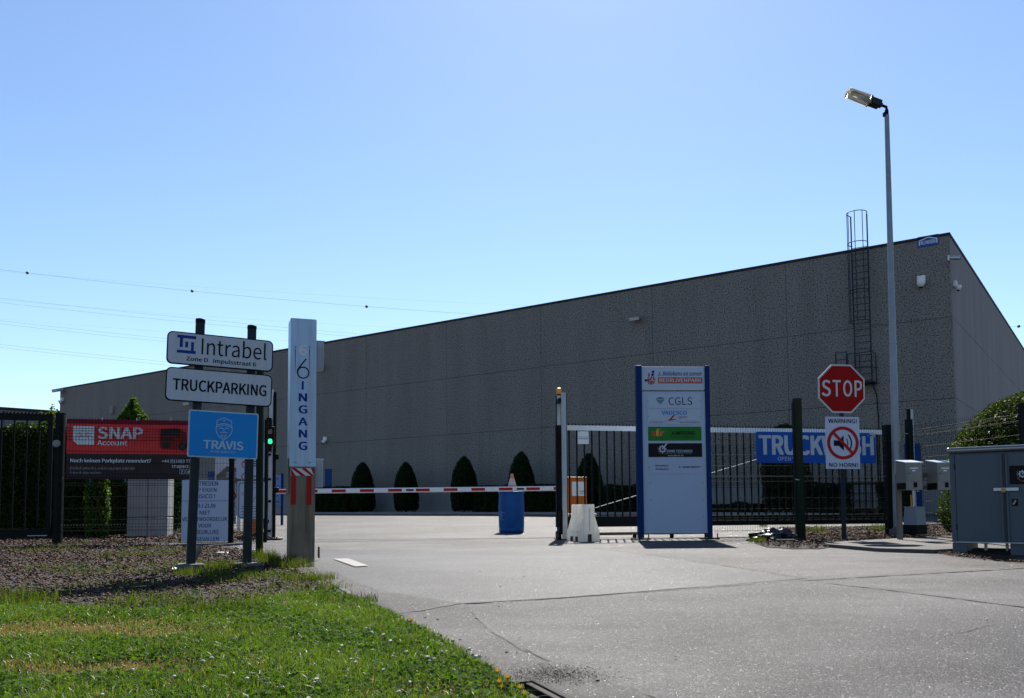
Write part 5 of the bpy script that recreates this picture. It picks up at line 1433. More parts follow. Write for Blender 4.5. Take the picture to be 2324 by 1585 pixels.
# ================================================================ things in the yard behind
M['info_blue'] = mat('info_blue', (0.10,0.20,0.42), 0.4, var=0.04)
q = at(618, 1160, 25)
ib = thing('info_board', 'pale blue information board on a dark blue post beyond the barrier', 'sign', (q.x, 25, gz(25)), R(0))
r = rect_px(ib, 597, 637, 1079, 1146, 0)
b = MB().bx(r.x0, r.x1, 0, 0.03, r.z0, r.z1).obj('board', M['info_blue'], ib)
mb = MB()
for v, u0, u1, w_ in ((.08,.1,.9,'TRUCK WASH'),(.34,.55,.92,'1 = 14'),(.50,.5,.92,'OPEN'),(.66,.6,.9,'MA'),(.86,.4,.95,'PARKING')): r.text(mb, w_, u0, u1, v, v+.07, -0.003, 0.01)
mb.obj('lettering', M['navy'], b)
x0 = plane_pt(ib, 638, 1110)[0]; MB().bx(x0, x0+0.06, -0.02, 0.05, -0.2, r.z1+0.05).obj('post', M['totem_blue'], ib)
x0 = plane_pt(ib, 598, 1110)[0]; MB().bx(x0-0.06, x0, -0.02, 0.05, -0.2, r.z1+0.05).obj('post', M['totem_blue'], ib)
# tote tank
q = at(1966, 1168, 33)
tt_ = thing('tote_tank', 'rusty caged tote tank on a pallet against the warehouse foot', 'tank', (q.x, 33, gz(33)), R(-36))
MB().bev(-0.46, 0.46, -0.46, 0.46, 0.16, 1.13, 0.06).obj('tank', M['concrete'], tt_)
M['rusty'] = mat('rusty_frame', (0.09,0.05,0.03), 0.7, var=0.3, scale=10)
for k in range(6):
    x = -0.5+k*0.2
    for yy in (-0.5, 0.5): MB().tube((x, yy, 0.14), (x, yy, 1.18), 0.012, n=6).obj('cage_bar', M['rusty'], tt_)
for z in (0.2, 0.5, 0.8, 1.17): MB().path([(-0.5,-0.5,z),(0.5,-0.5,z),(0.5,0.5,z),(-0.5,0.5,z)], 0.014, 6, True).obj('cage_ring', M['rusty'], tt_)
for x in (-0.45, 0.0, 0.45): MB().bx(x-0.06, x+0.06, -0.5, 0.5, 0.0, 0.10).obj('pallet_foot', M['rusty'], tt_)
MB().bx(-0.52, 0.52, -0.52, 0.52, 0.101, 0.135).obj('pallet_deck', M['rusty'], tt_)
MB().bx(-0.52, 0.52, -0.52, 0.52, 1.185, 1.24).obj('top_cover', M['rusty'], tt_)
# pale service door in the wall
xa, zt_ = wall_pt(1925, 1060); xb, _ = wall_pt(1962, 1060)
MB().bev(xa, xb, -0.05, -0.005, ZB+0.1, zt_, 0.01).obj('door', M['concrete'], wh)

# ================================================================ pavement strip
bk = [gp(1870,1239), gp(2000,1231), gp(2165,1221), gp(2330,1214)]
fr = [gp(1880,1243), gp(1990,1253), gp(2120,1257), gp(2178,1254), gp(2330,1256)]
pts = fr + bk[::-1]
bm = bmesh.new(); vs = [bm.verts.new((x, y_, 0.05)) for x, y_ in pts]; f = bm.faces.new(vs)
if f.normal.z < 0: f.normal_flip()
ex = bmesh.ops.extrude_face_region(bm, geom=[f])
for v in ex['geom']:
    if isinstance(v, bmesh.types.BMVert): v.co.z = -0.1
bmesh.ops.recalc_face_normals(bm, faces=bm.faces[:])
struct(MB().bm(bm).obj('pavement', M['pave']))
# ================================================================ foliage helpers
M['topiary'] = leaf_mat('yew_leaves', (0.0080,0.0176,0.0056), (0.0160,0.0320,0.0096), 0.25)
M['hedge'] = leaf_mat('hedge_leaves', (0.0108,0.0228,0.0048), (0.0330,0.0510,0.0096), 0.40)
M['beech'] = leaf_mat('beech_leaves', (0.0217,0.0527,0.0074), (0.0620,0.1178,0.0186), 0.50)
M['conifer'] = leaf_mat('conifer_sprays', (0.0120,0.0252,0.0048), (0.0360,0.0600,0.0096), 0.38)
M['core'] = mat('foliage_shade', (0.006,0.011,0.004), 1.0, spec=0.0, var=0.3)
M['bark'] = mat('bark', (0.06,0.045,0.035), 0.95, var=0.3, scale=12, bump=0.01)
def quads(P, size, N=None, aspect=0.55, spread=0.9, rg=rng):
    """one leaf quad per point; N outward directions"""
    n = len(P)
    d = rg.normal(size=(n, 3))
    if N is not None: d = d*spread + N*0.9
    d /= np.linalg.norm(d, axis=1)[:, None]
    h = rg.normal(size=(n, 3)); u = np.cross(d, h); u /= np.linalg.norm(u, axis=1)[:, None]
    v = np.cross(d, u)
    s = size*rg.uniform(0.6, 1.35, n)[:, None]
    a = s*0.5; b = s*0.5*aspect
    V = np.stack([P-u*a, P+v*b-u*a*0.1, P+u*a, P-v*b-u*a*0.1], 1).reshape(-1, 3)
    return V
def leaves(name, P, size, m, parent=None, N=None, tone=None, aspect=0.55, spread=0.9):
    V = quads(P, size, N, aspect, spread)
    n = len(P)
    if tone is None: tone = rng.uniform(0, 1, n)
    o = fast_mesh(name, V, np.arange(4*n).reshape(-1, 4), m, 4, {'tone': np.repeat(tone, 4)})
    o.parent = parent
    return o
def revolve_points(prof, n, jitter=0.05, squash=0.0):
    """points on a surface of revolution given (r,z) profile, with outward normals"""
    pr = np.array(prof, float)
    seg = np.linalg.norm(np.diff(pr, axis=0), axis=1)*(pr[:-1, 0]+pr[1:, 0]+0.05)
    k = rng.choice(len(seg), n, p=seg/seg.sum()); t = rng.uniform(0, 1, n)
    r = pr[k, 0]*(1-t)+pr[k+1, 0]*t; z = pr[k, 1]*(1-t)+pr[k+1, 1]*t
    a = rng.uniform(0, 2*np.pi, n)
    lump = 1+0.05*np.sin(a*3+z*2.1)+0.04*np.sin(a*7+z*4.3)
    r = r*lump*(1-np.abs(rng.normal(0, jitter, n)))
    if squash:
        sq = 1/np.maximum(np.abs(np.cos(a)), np.abs(np.sin(a))); r = r*(1-squash+squash*sq)
    dz = pr[k+1, 1]-pr[k, 1]; dr = pr[k+1, 0]-pr[k, 0]; L = np.hypot(dz, dr)+1e-6
    N = np.stack([np.cos(a)*dz/L, np.sin(a)*dz/L, -dr/L], 1)
    return np.stack([r*np.cos(a), r*np.sin(a), z+rng.normal(0, 0.02, n)], 1), N
def shrub(name, label, cat, loc, prof, n, size, m, group=None, core=0.88, trunk=True, jitter=0.05, squash=0.0, tone=None, sprigs=0):
    t = thing(name, label, cat, loc, 0.0, group)
    P, N = revolve_points(prof, n, jitter, squash)
    if sprigs:
        top = prof[-1][1]
        k = rng.integers(0, len(P), sprigs); Q = []
        for i in k:
            if P[i][2] < top*0.55: continue
            L = rng.uniform(0.08, 0.28)
            for s_ in np.linspace(0, 1, 7): Q.append(P[i]+np.array([N[i][0]*0.4, N[i][1]*0.4, 1])*L*s_+rng.normal(0, 0.012, 3))
        if Q: P = np.vstack([P, np.array(Q)]); N = np.vstack([N, np.zeros((len(Q), 3))])
    leaves('foliage', P, size, m, t, N, tone)
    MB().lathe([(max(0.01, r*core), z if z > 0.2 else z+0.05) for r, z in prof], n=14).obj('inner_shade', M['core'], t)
    if trunk: MB().tube((0, 0, -0.1), (0, 0, prof[0][1]+0.25), 0.06, 0.04, n=8).obj('trunk', M['bark'], t)
    return t
def box_points(x0, x1, y0, y1, z0, z1, n, jit=0.04):
    A = np.array([(x1-x0)*(z1-z0), (y1-y0)*(z1-z0), (y1-y0)*(z1-z0), (x1-x0)*(y1-y0), (x1-x0)*(z1-z0)*0.5]); k = rng.choice(5, n, p=A/A.sum())
    U, V_ = rng.uniform(0, 1, n), rng.uniform(0, 1, n)
    X = x0+(x1-x0)*U; Y = y0+(y1-y0)*U; Z = z0+(z1-z0)*V_
    P = np.zeros((n, 3)); N = np.zeros((n, 3))
    for f, (pp, nn) in enumerate((((X, y0+0*U, Z), (0,-1,0)), ((x0+0*U, Y, Z), (-1,0,0)), ((x1+0*U, Y, Z), (1,0,0)), ((X, y0+(y1-y0)*V_, z1+0*U), (0,0,1)), ((X, y1+0*U, Z), (0,1,0)))):
        m_ = k == f
        P[m_] = np.stack(pp, 1)[m_]; N[m_] = nn
    bump = 0.05*np.sin(P[:, 0]*4+P[:, 2]*3)+0.04*np.sin(P[:, 0]*9.7+1)+0.03*np.sin(P[:, 2]*8)
    P += N*(bump-np.abs(rng.normal(0, jit, n)))[:, None]
    return P, N
def hedge(label, loc, rotz, w_, d, h, n, size, m, group=None):
    t = thing('hedge', label, 'hedge', loc, rotz, group)
    P, N = box_points(-w_/2, w_/2, -d/2, d/2, 0.03, h, n)
    leaves('foliage', P, size, m, t, N)
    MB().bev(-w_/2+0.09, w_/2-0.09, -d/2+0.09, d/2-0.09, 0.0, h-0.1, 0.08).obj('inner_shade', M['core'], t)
    return t

# ---------------- clipped cones along the warehouse
def wall_y(px): return corner.y+WD.y*wall_t(px)
M['bed_soil'] = M['soil']
bedp = []
n_ = Vector((WD.y, -WD.x, 0)); 
if n_.y > 0: n_ = -n_
pa, pb_ = corner+WD*3.0, corner+WD*40.0
sheet('planting_bed', [(p.x, p.y) for p in (pa, pa+n_*3.6, pb_+n_*3.6, pb_)], M['soil'], 0.02)
kerb = MB()
d_ = (pb_-pa); 
for k in range(37):
    a_ = pa+n_*3.62+d_*(k/37); b_ = pa+n_*3.62+d_*((k+1)/37)
    m_ = (a_+b_)/2
    MB().box((m_.x, m_.y, gz(m_.y)+0.03), ((b_-a_).length-0.01, 0.10, 0.16), Matrix.Rotation(math.atan2(d_.y, d_.x), 3, 'Z')).obj('kerb_stone', M['concrete'], bpy.data.objects['planting_bed'])
CG = 'clipped cone bushes along the warehouse'
cones = [(823, 795, 851, 1050, 'first clipped cone bush beyond the entrance pillar, beside the low hedge end'), (921.5, 893, 950, 1050, 'lone clipped cone bush with bare wall on both sides'), (1054, 1022, 1086, 1037, 'clipped cone bush with the low hedge starting at its side'), (1184, 1152, 1216, 1026, 'clipped cone bush rising behind the blue drum and cone'), (1338, 1305, 1369, 1030, 'clipped cone bush behind the orange barrier cabinet')]
for px, xa, xb, yt, lab in cones:
    Y = wall_y(px)-2.1
    q = at(px, 1150, Y); zg = gz(Y)+0.02
    w_ = (xb-xa)*Y/F_PX/2; h = at(px, yt, Y).z-zg
    shrub('cone_bush', lab, 'bush', (q.x, Y, zg), [(w_*0.72,0.12),(w_*0.95,0.3),(w_*1.0,h*0.30),(w_*0.95,h*0.52),(w_*0.75,h*0.74),(w_*0.42,h*0.92),(w_*0.1,h)], 6500, 0.085, M['topiary'], CG)
Y = wall_y(1784)-2.4; q = at(1784, 1150, Y); zg = gz(Y)+0.02
w_ = (1838-1731)*Y/F_PX/2; h = at(1784, 965, Y).z-zg
shrub('round_bush', 'big dark clipped bush behind the fence under the blue banner', 'bush', (q.x, Y, zg), [(w_*0.8,0.1),(w_*0.98,0.5),(w_,h*0.5),(w_*0.93,h*0.8),(w_*0.6,h*0.95),(w_*0.15,h)], 9000, 0.085, M['topiary'])
def low_hedge(pa, pb_, ytop, lab, d=0.9, off=2.6):
    Ya, Yb = wall_y(pa)-off, wall_y(pb_)-off
    A, B = at(pa, 1150, Ya), at(pb_, 1150, Yb)
    m_ = (A+B)/2; h = at((pa+pb_)/2, ytop, m_.y).z-gz(m_.y)
    hedge(lab, (m_.x, m_.y, gz(m_.y)+0.02), math.atan2(B.y-A.y, B.x-A.x), (B-A).xy.length, d, h, int(1800*(B-A).xy.length)+1500, 0.085, M['topiary'], 'low hedges along the warehouse')
low_hedge(715, 800, 1107, 'low dark hedge between the entrance pillar and the first cone bush')
low_hedge(1086, 1300, 1102, 'low dark hedge behind the blue drum joining two cone bushes')
low_hedge(1368, 1470, 1104, 'low dark hedge behind the sliding gate beside the company totem')
low_hedge(1840, 1925, 1100, 'low dark hedge behind the gate below the stop sign')
low_hedge(1620, 1735, 1146, 'very low dark hedge at the side of the big clipped bush')
low_hedge(2000, 2060, 1098, 'low dark hedge block behind the fence beside the lamp post')

# ---------------- tall hedge and bushes behind the left fence
A, B = at(-190, 1100, 19.2), at(262, 1100, 19.6)
m_ = (A+B)/2
hh = at(60, 968, 19.0).z-gz(19.3)
hedge('tall green hedge with sunlit top behind the black picket gate', (m_.x, m_.y+0.3, gz(19.3)), math.atan2(B.y-A.y, B.x-A.x), (B-A).xy.length, 1.1, hh, 34000, 0.085, M['hedge'])
q = at(296, 1200, 20.6); h = at(296, 906, 20.6).z-gz(20.6)
shrub('beech_bush', 'tall pointed leafy bush peeping over the red banner', 'bush', (q.x, 20.6, gz(20.6)), [(0.5,0.1),(0.64,0.8),(0.62,h*0.6),(0.44,h*0.80),(0.31,h*0.87),(0.14,h*0.94),(0.03,h)], 13000, 0.085, M['beech'], core=0.82, jitter=0.08, sprigs=45)
q = at(108, 1200, 20.9); h = at(108, 935, 20.9).z-gz(20.9)
shrub('beech_bush', 'thin leafy bush with upright shoots above the black gate', 'bush', (q.x, 20.9, gz(20.9)), [(0.30,0.2),(0.42,1.0),(0.40,h*0.8),(0.22,h*0.95),(0.05,h)], 1600, 0.09, M['beech'], core=0.5, jitter=0.25, sprigs=120)
q = at(219, 1215, 17.9); h = at(219, 1062, 17.9).z-gz(17.9)
shrub('ivy_bush', 'narrow sunlit ivy bush under the red banner', 'bush', (q.x, 17.9, gz(17.9)), [(0.22,0.02),(0.25,0.3),(0.24,h*0.7),(0.18,h*0.95),(0.05,h)], 2200, 0.085, M['beech'], core=0.6, jitter=0.2)
q = at(398, 1170, 21.5); h = at(398, 1050, 21.5).z-gz(21.5)
shrub('ivy_bush', 'narrow sunlit ivy bush beside the concrete blocks', 'bush', (q.x, 21.5, gz(21.5)), [(0.20,0.05),(0.24,0.3),(0.24,h*0.7),(0.18,h*0.95),(0.05,h)], 2000, 0.085, M['beech'], core=0.6, jitter=0.2)
A, B = at(250, 1100, 20.3), at(300, 1100, 20.4); m_ = (A+B)/2
hedge('dark hedge end between the ivy bush and the concrete blocks', (m_.x, m_.y, gz(20.3)), 0, 1.1, 0.8, 2.1, 6000, 0.085, M['hedge'])

# ---------------- big conifer dome behind the right fence
q = at(2400, 1100, 17.2); h = at(2400, 880, 17.2).z-gz(17.2)
w_ = (at(2400,1100,17.2)-at(2167,1100,17.2)).length
shrub('conifer_dome', 'large rounded conifer with sunlit top behind the grey cabinet', 'bush', (q.x, 17.2, gz(17.2)), [(w_*0.93,0.05),(w_*1.0,0.4),(w_*0.99,h*0.42),(w_*0.93,h*0.60),(w_*0.78,h*0.76),(w_*0.52,h*0.90),(w_*0.25,h*0.97),(w_*0.04,h)], 52000, 0.06, M['conifer'], core=0.90, jitter=0.05)

# ================================================================ lawn
def in_poly(px, py, poly):
    c = np.zeros(len(px), bool); n = len(poly); j = n-1
    for i in range(n):
        xi, yi = poly[i]; xj, yj = poly[j]
        k = ((yi > py) != (yj > py)) & (px < (xj-xi)*(py-yi)/(yj-yi+1e-12)+xi)
        c ^= k; j = i
    return c
def gza(y): return np.interp(y, GY, GZ)
lawn_px = [(-260,1382),(-60,1378),(120,1384),(300,1398),(480,1392),(640,1366),(740,1350),(800,1366),(880,1402),(960,1444),(1040,1490),(1100,1530),(1150,1562),(1190,1592),(1230,1640),(1180,1720),(-500,1720)]
lawn_poly = [gp(*p) for p in lawn_px]
M['lawn_soil'] = mat('lawn_soil', (0.0175,0.0200,0.0070), 0.95, var=0.35, scale=14, bump=0.02, bscale=50)
M['grass'] = leaf_mat('grass_blades', (0.030,0.074,0.008), (0.082,0.140,0.019), 0.5, dry=(0.19,0.135,0.055), rough=0.4, spec=0.25)
sheet('lawn', lawn_poly, M['lawn_soil'], 0.022)
def sample(poly, n):
    xs = [p[0] for p in poly]; ys = [p[1] for p in poly]; out = []
    got = 0
    while got < n:
        x = rng.uniform(min(xs), max(xs), n*2); y = rng.uniform(min(ys), max(ys), n*2)
        k = in_poly(x, y, poly); out.append(np.stack([x[k], y[k]], 1)); got += k.sum()
    return np.vstack(out)[:n]
def vnoise(x, y, s, seed=0):
    return np.sin(x*s*1.3+seed)*np.cos(y*s*1.7+seed*2)+0.6*np.sin(x*s*2.9+y*s*2.1+seed*3)+0.4*np.cos(x*s*5.3-y*s*4.7+seed)
def blades(name, P, z, h, w_, m, tone, lean=0.45):
    n = len(P)
    a = rng.uniform(0, 2*np.pi, n); la = rng.uniform(0, 2*np.pi, n)
    le = np.abs(rng.normal(0, lean, n))*h
    bx_ = np.cos(a)*w_/2; by = np.sin(a)*w_/2
    X, Y = P[:, 0], P[:, 1]
    mid = 0.55
    V = np.zeros((n, 5, 3))
    V[:, 0] = np.stack([X-bx_, Y-by, z], 1); V[:, 1] = np.stack([X+bx_, Y+by, z], 1)
    mx, my = X+np.cos(la)*le*0.3, Y+np.sin(la)*le*0.3
    V[:, 2] = np.stack([mx+bx_*0.8, my+by*0.8, z+h*mid], 1); V[:, 3] = np.stack([mx-bx_*0.8, my-by*0.8, z+h*mid], 1)
    V[:, 4] = np.stack([X+np.cos(la)*le, Y+np.sin(la)*le, z+h*np.clip(1-0.25*le/h, 0.4, 1)], 1)
    base = (np.arange(n)*5)[:, None]
    F = np.concatenate([base+np.array([0,1,2]), base+np.array([0,2,3]), base+np.array([3,2,4])], 1).reshape(-1, 3)
    return fast_mesh(name, V.reshape(-1, 3), F, m, 3, {'tone': np.repeat(tone, 5)})
NB = 210000
P = sample(lawn_poly, NB)
nz_ = vnoise(P[:, 0], P[:, 1], 2.2, 1.0)
# trodden dry patches
dry = np.zeros(NB)
for (px, py, rx, ry) in ((150, 1440, 0.75, 0.28), (60, 1445, 0.4, 0.2), (330,1452,0.45,0.16), (230, 1535, 0.5, 0.14), (330,1520,0.3,0.1), (1010,1590,0.3,0.08), (1120,1578,0.25,0.06)):
    c_ = gp(px, py); d = ((P[:, 0]-c_[0])/rx)**2+((P[:, 1]-c_[1])/ry)**2
    dry = np.maximum(dry, np.exp(-d*1.1))
dry = np.clip(dry+0.25*vnoise(P[:, 0], P[:, 1], 9, 2)*(dry > 0.08), 0, 1)
tone = np.clip(0.5+0.22*nz_+rng.normal(0, 0.22, NB), 0, 1)
isdry = rng.uniform(0, 1, NB) < np.maximum(dry*1.0, 0.04)
tone = np.where(isdry, 1+rng.uniform(0.5, 1.0, NB), tone)
h = np.clip(rng.normal(0.036, 0.014, NB)+0.008*nz_, 0.012, 0.10)*(1-0.55*dry)
g = blades('lawn_grass', P, gza(P[:, 1])+0.02, h, rng.uniform(0.0025, 0.0055, NB), M['grass'], tone, 0.9)
tag(g, 'short sunlit grass of the lawn beside the drive', 'grass'); g['kind'] = 'stuff'
# clover and broad leaves between the blades
NC = 42000
P = sample(lawn_poly, NC); nz_ = vnoise(P[:, 0], P[:, 1], 3.1, 4.0)
P = P[(nz_ > -0.5)]
dk = np.zeros(len(P))
for (px, py, rx, ry) in ((150, 1440, 0.75, 0.28), (60, 1445, 0.4, 0.2), (330,1452,0.45,0.16), (230, 1535, 0.5, 0.14)):
    c_ = gp(px, py); dk = np.maximum(dk, np.exp(-(((P[:, 0]-c_[0])/rx)**2+((P[:, 1]-c_[1])/ry)**2)))
P = P[rng.uniform(0, 1, len(P)) > dk*1.2]
PP = np.column_stack([P, gza(P[:, 1])+0.025+rng.uniform(0.005, 0.035, len(P))])
M['clover'] = leaf_mat('clover_leaves', (0.0270,0.0690,0.0096), (0.0600,0.1140,0.0156), 0.5, spec=0.06, rough=0.7)
cl = leaves('lawn_clover', PP, 0.020, M['clover'], None, np.tile([0, 0, 1.0], (len(PP), 1)), aspect=0.85, spread=0.45)
tag(cl, 'small clover leaves mixed through the lawn', 'clover'); cl['kind'] = 'stuff'

# ragged tufts along the edges and round the feet of posts
M['tuft'] = leaf_mat('tall_grass', (0.0193,0.0468,0.0055), (0.0605,0.0935,0.0121), 0.5, dry=(0.1210,0.0935,0.0385))
def tuft(label, px, py, n, rad, h, dryf=0.1, dz=0.0):
    c_ = on_ground(px, py, dz)
    a = rng.uniform(0, 2*np.pi, n); r_ = rad*np.sqrt(rng.uniform(0, 1, n))
    P = np.stack([r_*np.cos(a)*1.3, r_*np.sin(a)], 1)
    tn = np.where(rng.uniform(0, 1, n) < dryf, 1.7, rng.uniform(0, 1, n))
    o = blades('grass_tuft', P, np.zeros(n), np.clip(rng.normal(h, h*0.35, n), 0.03, None), rng.uniform(0.003, 0.006, n), M['tuft'], tn, 0.5)
    o.location = c_
    tag(o, label, 'grass tuft'); o['kind'] = 'stuff'
TF = [('bushy grass tuft at the front foot of the entrance pillar', 668, 1288, 420, 0.17, 0.085), ('grass tuft at the left foot of the entrance pillar', 632, 1278, 420, 0.18, 0.09), ('grass tuft spilling over the drive edge below the pillar', 700, 1316, 500, 0.2, 0.06), ('grass tuft at the lawn corner beside the cracked joint', 790, 1368, 350, 0.16, 0.06), ('grass tuft at the foot of the dark green post by the sign', 600, 1268, 300, 0.14, 0.10), ('sparse grass between the two sign poles', 500, 1290, 500, 0.22, 0.07), ('sparse grass in front of the first sign pole', 455, 1305, 400, 0.2, 0.07), ('weedy tuft at the far left lawn edge', 25, 1372, 500, 0.25, 0.10), ('weedy tuft by the bark edge below the boards', 330, 1372, 400, 0.25, 0.07), ('green tuft where bark meets lawn', 490, 1388, 500, 0.25, 0.08), ('leggy weed at the right lawn edge beside the drive', 742, 1346, 90, 0.06, 0.12), ('pale grass at the foot of the black plastic heap', 1718, 1231, 250, 0.12, 0.08), ('weeds below the stop sign at the fence foot', 1850, 1210, 250, 0.2, 0.18), ('weeds at the fence foot beside the lamp post', 2005, 1205, 250, 0.25, 0.2), ('small weed at the gate rail end', 1733, 1196, 120, 0.08, 0.2), ('thin grass in the bark behind the sign poles', 300, 1262, 350, 0.4, 0.05), ('thin grass in the bark by the picket gate', 100, 1250, 350, 0.45, 0.05), ('thin grass patch in the middle of the bark bed', 210, 1300, 300, 0.35, 0.04), ('thin grass under the liability board', 560, 1310, 350, 0.3, 0.06), ('grass at the kerb beside the mailbox post', 2105, 1226, 150, 0.15, 0.06)]
rt = random.Random(21)
spots = ['by the picket gate post','below the red banner','near the concrete blocks','left of the first sign pole','between the sign shadow and the lawn','by the far lawn corner','in the sign shadow','under the blue board','right of the second sign pole','beside the entrance pillar path','at the lawn tip','near the curled leaf','on the open bark','along the lawn edge','behind the sign shadow','close to the lawn edge']
for k, (px, py) in enumerate(((150,1236),(330,1246),(420,1252),(380,1300),(420,1352),(60,1350),(260,1330),(520,1320),(620,1305),(690,1335),(650,1352),(460,1278),(120,1290),(200,1385),(340,1285),(560,1365))):
    TF.append(('thin weeds in the bark '+spots[k], px, py, 220, 0.32, 0.045))
for (lab, px, py, n, rad, h_) in TF: tuft(lab, px, py, n, rad, h_, 0.15, 0.02)

# white clover heads
M['petal'] = mat('clover_head', (0.4340,0.4200,0.3850), 0.7, var=0.15, scale=200, trans=0.25)
M['stem'] = leaf_mat('stem', (0.04,0.09,0.012), (0.06,0.12,0.02), 0.3)
bm = bmesh.new(); bmesh.ops.create_icosphere(bm, subdivisions=2, radius=0.0095)
rr = random.Random(3)
for v in bm.verts: v.co *= rr.uniform(0.78, 1.15); v.co.z *= 0.85
head_src = None
heads = [(710,1288+800/5.5,0)]
cl_px = [(139.5,1274),(645,1404),(664,1420),(830,1426),(843,1436),(870,1441),(885,1455),(845,1475),(775,1466),(768,1480),(796,1496),(806,1503),(960,1468),(922,1480),(970,1491),(975,1500),(1002,1479),(1012,1478),(985,1495),(1065,1472),(1080,1490),(1088,1488),(1030,1520),(945,1524),(930,1548),(783,1535),(718,1542),(714,1550),(655,1530),(640,1560),(480,1493),(460,1500),(395,1535),(300,1520),(232,1576),(560,1540),(600,1500),(530,1450),(700,1585),(820,1588),(905,1570),(870,1520)]
for px, py in cl_px[1:]:
    p = on_ground(px, py, 0.055)
    g = thing('clover_flower', 'white clover flower head in the short lawn grass', 'flower', (p.x, p.y, p.z-0.06), rr.uniform(0, 6), 'white clover flowers in the lawn')
    sc_ = rr.uniform(0.75, 1.2)
    if head_src is None:
        head_src = MB().bm(bm, False).obj('head', M['petal'], g, (0, 0, 0.058))
        stem_src = MB().path([(0,0,0),(0.004,0,0.03),(0,0,0.055)], 0.0012, 5).obj('stalk', M['stem'], g)
    else:
        share(head_src, 'head', g, (0, 0, 0.058), scale=(sc_,)*3); share(stem_src, 'stalk', g, (0, 0, 0))
# yellow flowers beside the drain
M['yellow'] = mat('yellow_petal', (0.4340,0.2520,0.0070), 0.5, trans=0.35)
def ypetal(t, top):
    mb = MB()
    for k in range(7):
        a = 2*math.pi*k/7; c_, s_ = math.cos(a), math.sin(a)
        mb.add([top+Vector(p) for p in ((0,0,0), (c_*0.010-s_*0.005, s_*0.010+c_*0.005, 0.007), (c_*0.009, s_*0.009, 0.017), (c_*0.010+s_*0.005, s_*0.010-c_*0.005, 0.007))], [(0,1,2,3)])
    mb.lathe([(0.006,-0.004),(0.007,0.002),(0.003,0.008)], top, 8)
    mb.obj('bloom', M['yellow'], t)
for px, py, hpx, in ((1129,1526,44), (1152,1540,42), (1133,1550,30), (1137,1565,20), (1180,1563,28), (1189,1577,22), (933,1409,30)):
    base = on_ground(px-4, py+hpx, 0.01)
    top = at(px, py, base.y)-base
    g = thing('yellow_flower', 'yellow flower on a thin stalk at the lawn edge beside the drain' if px > 1000 else 'single yellow flower leaning over the drive joint', 'flower', base, 0, 'yellow flowers beside the drain' if px > 1000 else None)
    MB().path([(0,0,0), top*0.5+Vector((0.004,0,0)), top], 0.0015, 5).obj('stalk', M['stem'], g)
    ypetal(g, top)
    leaves('leaf', np.array([top*0.3+Vector((0.01,0,0)), top*0.5+Vector((-0.012,0,0)), top*0.15]), 0.03, M['clover'], g)

# ================================================================ bark mulch beds
M['chip'] = mat('bark_chips', (0.056,0.037,0.027), 0.85, var=0.9, scale=45, spec=0.12)
def chips(name, label, poly, n, s0, lift=0.01, dens=None):
    P = sample(poly, n)
    if dens is not None: P = P[dens(P)]
    n = len(P)
    z = gza(P[:, 1])+lift
    q = rng.normal(size=(n, 4, 3))
    L = rng.uniform(0.5, 1.5, n)[:, None]*s0*(0.7+0.05*P[:, 1:2])
    a = rng.uniform(0, 2*np.pi, n); d = np.stack([np.cos(a), np.sin(a), rng.normal(0, 0.35, n)], 1)
    e = np.stack([-np.sin(a), np.cos(a), rng.normal(0, 0.35, n)], 1)
    c_ = np.column_stack([P, z+rng.uniform(0, 0.02, n)])
    V = np.stack([c_-d*L, c_+e*L*0.38, c_+d*L, c_-e*L*0.3+np.array([0, 0, 1])*L*0.35], 1)
    b = (np.arange(n)*4)[:, None]
    F = np.concatenate([b+np.array(k) for k in ((0,1,3),(1,2,3),(0,2,1),(0,3,2))], 1).reshape(-1, 3)
    o = fast_mesh(name, V.reshape(-1, 3), F, M['chip'], 3)
    tag(o, label, 'bark'); o['kind'] = 'stuff'
    return o
bed_px = [(-300,1226),(60,1228),(300,1234),(520,1246),(596,1256),(622,1264),(655,1284),(700,1312),(760,1352),(640,1368),(480,1396),(300,1402),(120,1390),(-60,1384),(-330,1390)]
bed = [gp(*p) for p in bed_px]
bed = bed + []
sheet('bark_bed', bed, M['soil'], 0.006)
near = [p for p in bed]
chips('bark_mulch', 'brown bark chips of the bed below the signs', bed, 46000, 0.019, 0.012, lambda P: rng.uniform(0, 1, len(P)) < np.clip(1.25-(P[:, 1]-6)/9, 0.3, 1))
back = [(-13, 15.4), (-5.1, 15.4), (-4.9, 17.0), (-5.4, 18.6), (-6.2, 21), (-13, 21)]
sheet('hedge_bed', back, M['soil'], 0.012)
chips('bark_mulch', 'brown bark chips under the hedge behind the mesh fence', back, 9000, 0.022, 0.018)
bed2_px = [(1712,1234),(1740,1243),(1800,1247),(1860,1247),(1900,1241),(2000,1233),(2150,1224),(2260,1220),(2400,1216),(2400,1186),(2160,1190),(2040,1196),(1900,1199),(1760,1205)]
bed2 = [gp(*p) for p in bed2_px]
sheet('bark_bed', bed2, M['soil'], 0.010)
chips('bark_mulch', 'brown bark chips around the stop sign and lamp post', bed2, 16000, 0.019, 0.018)
bed3 = [gp(*p) for p in ((2128,1257),(2175,1255),(2300,1268),(2330,1280),(2240,1273),(2160,1264))]
chips('bark_mulch', 'spilled bark chips in front of the grey cabinet', bed3, 1500, 0.013, 0.004)
# right-hand raised ground beyond
far_bed = [(6.0, 17.6), (8.0, 14.2), (16, 12.5), (16, 21), (6.5, 21)]
sheet('hedge_bed', far_bed, M['soil'], 0.011)
chips('bark_mulch', 'brown bark chips under the rounded conifer', far_bed, 9000, 0.024, 0.018)

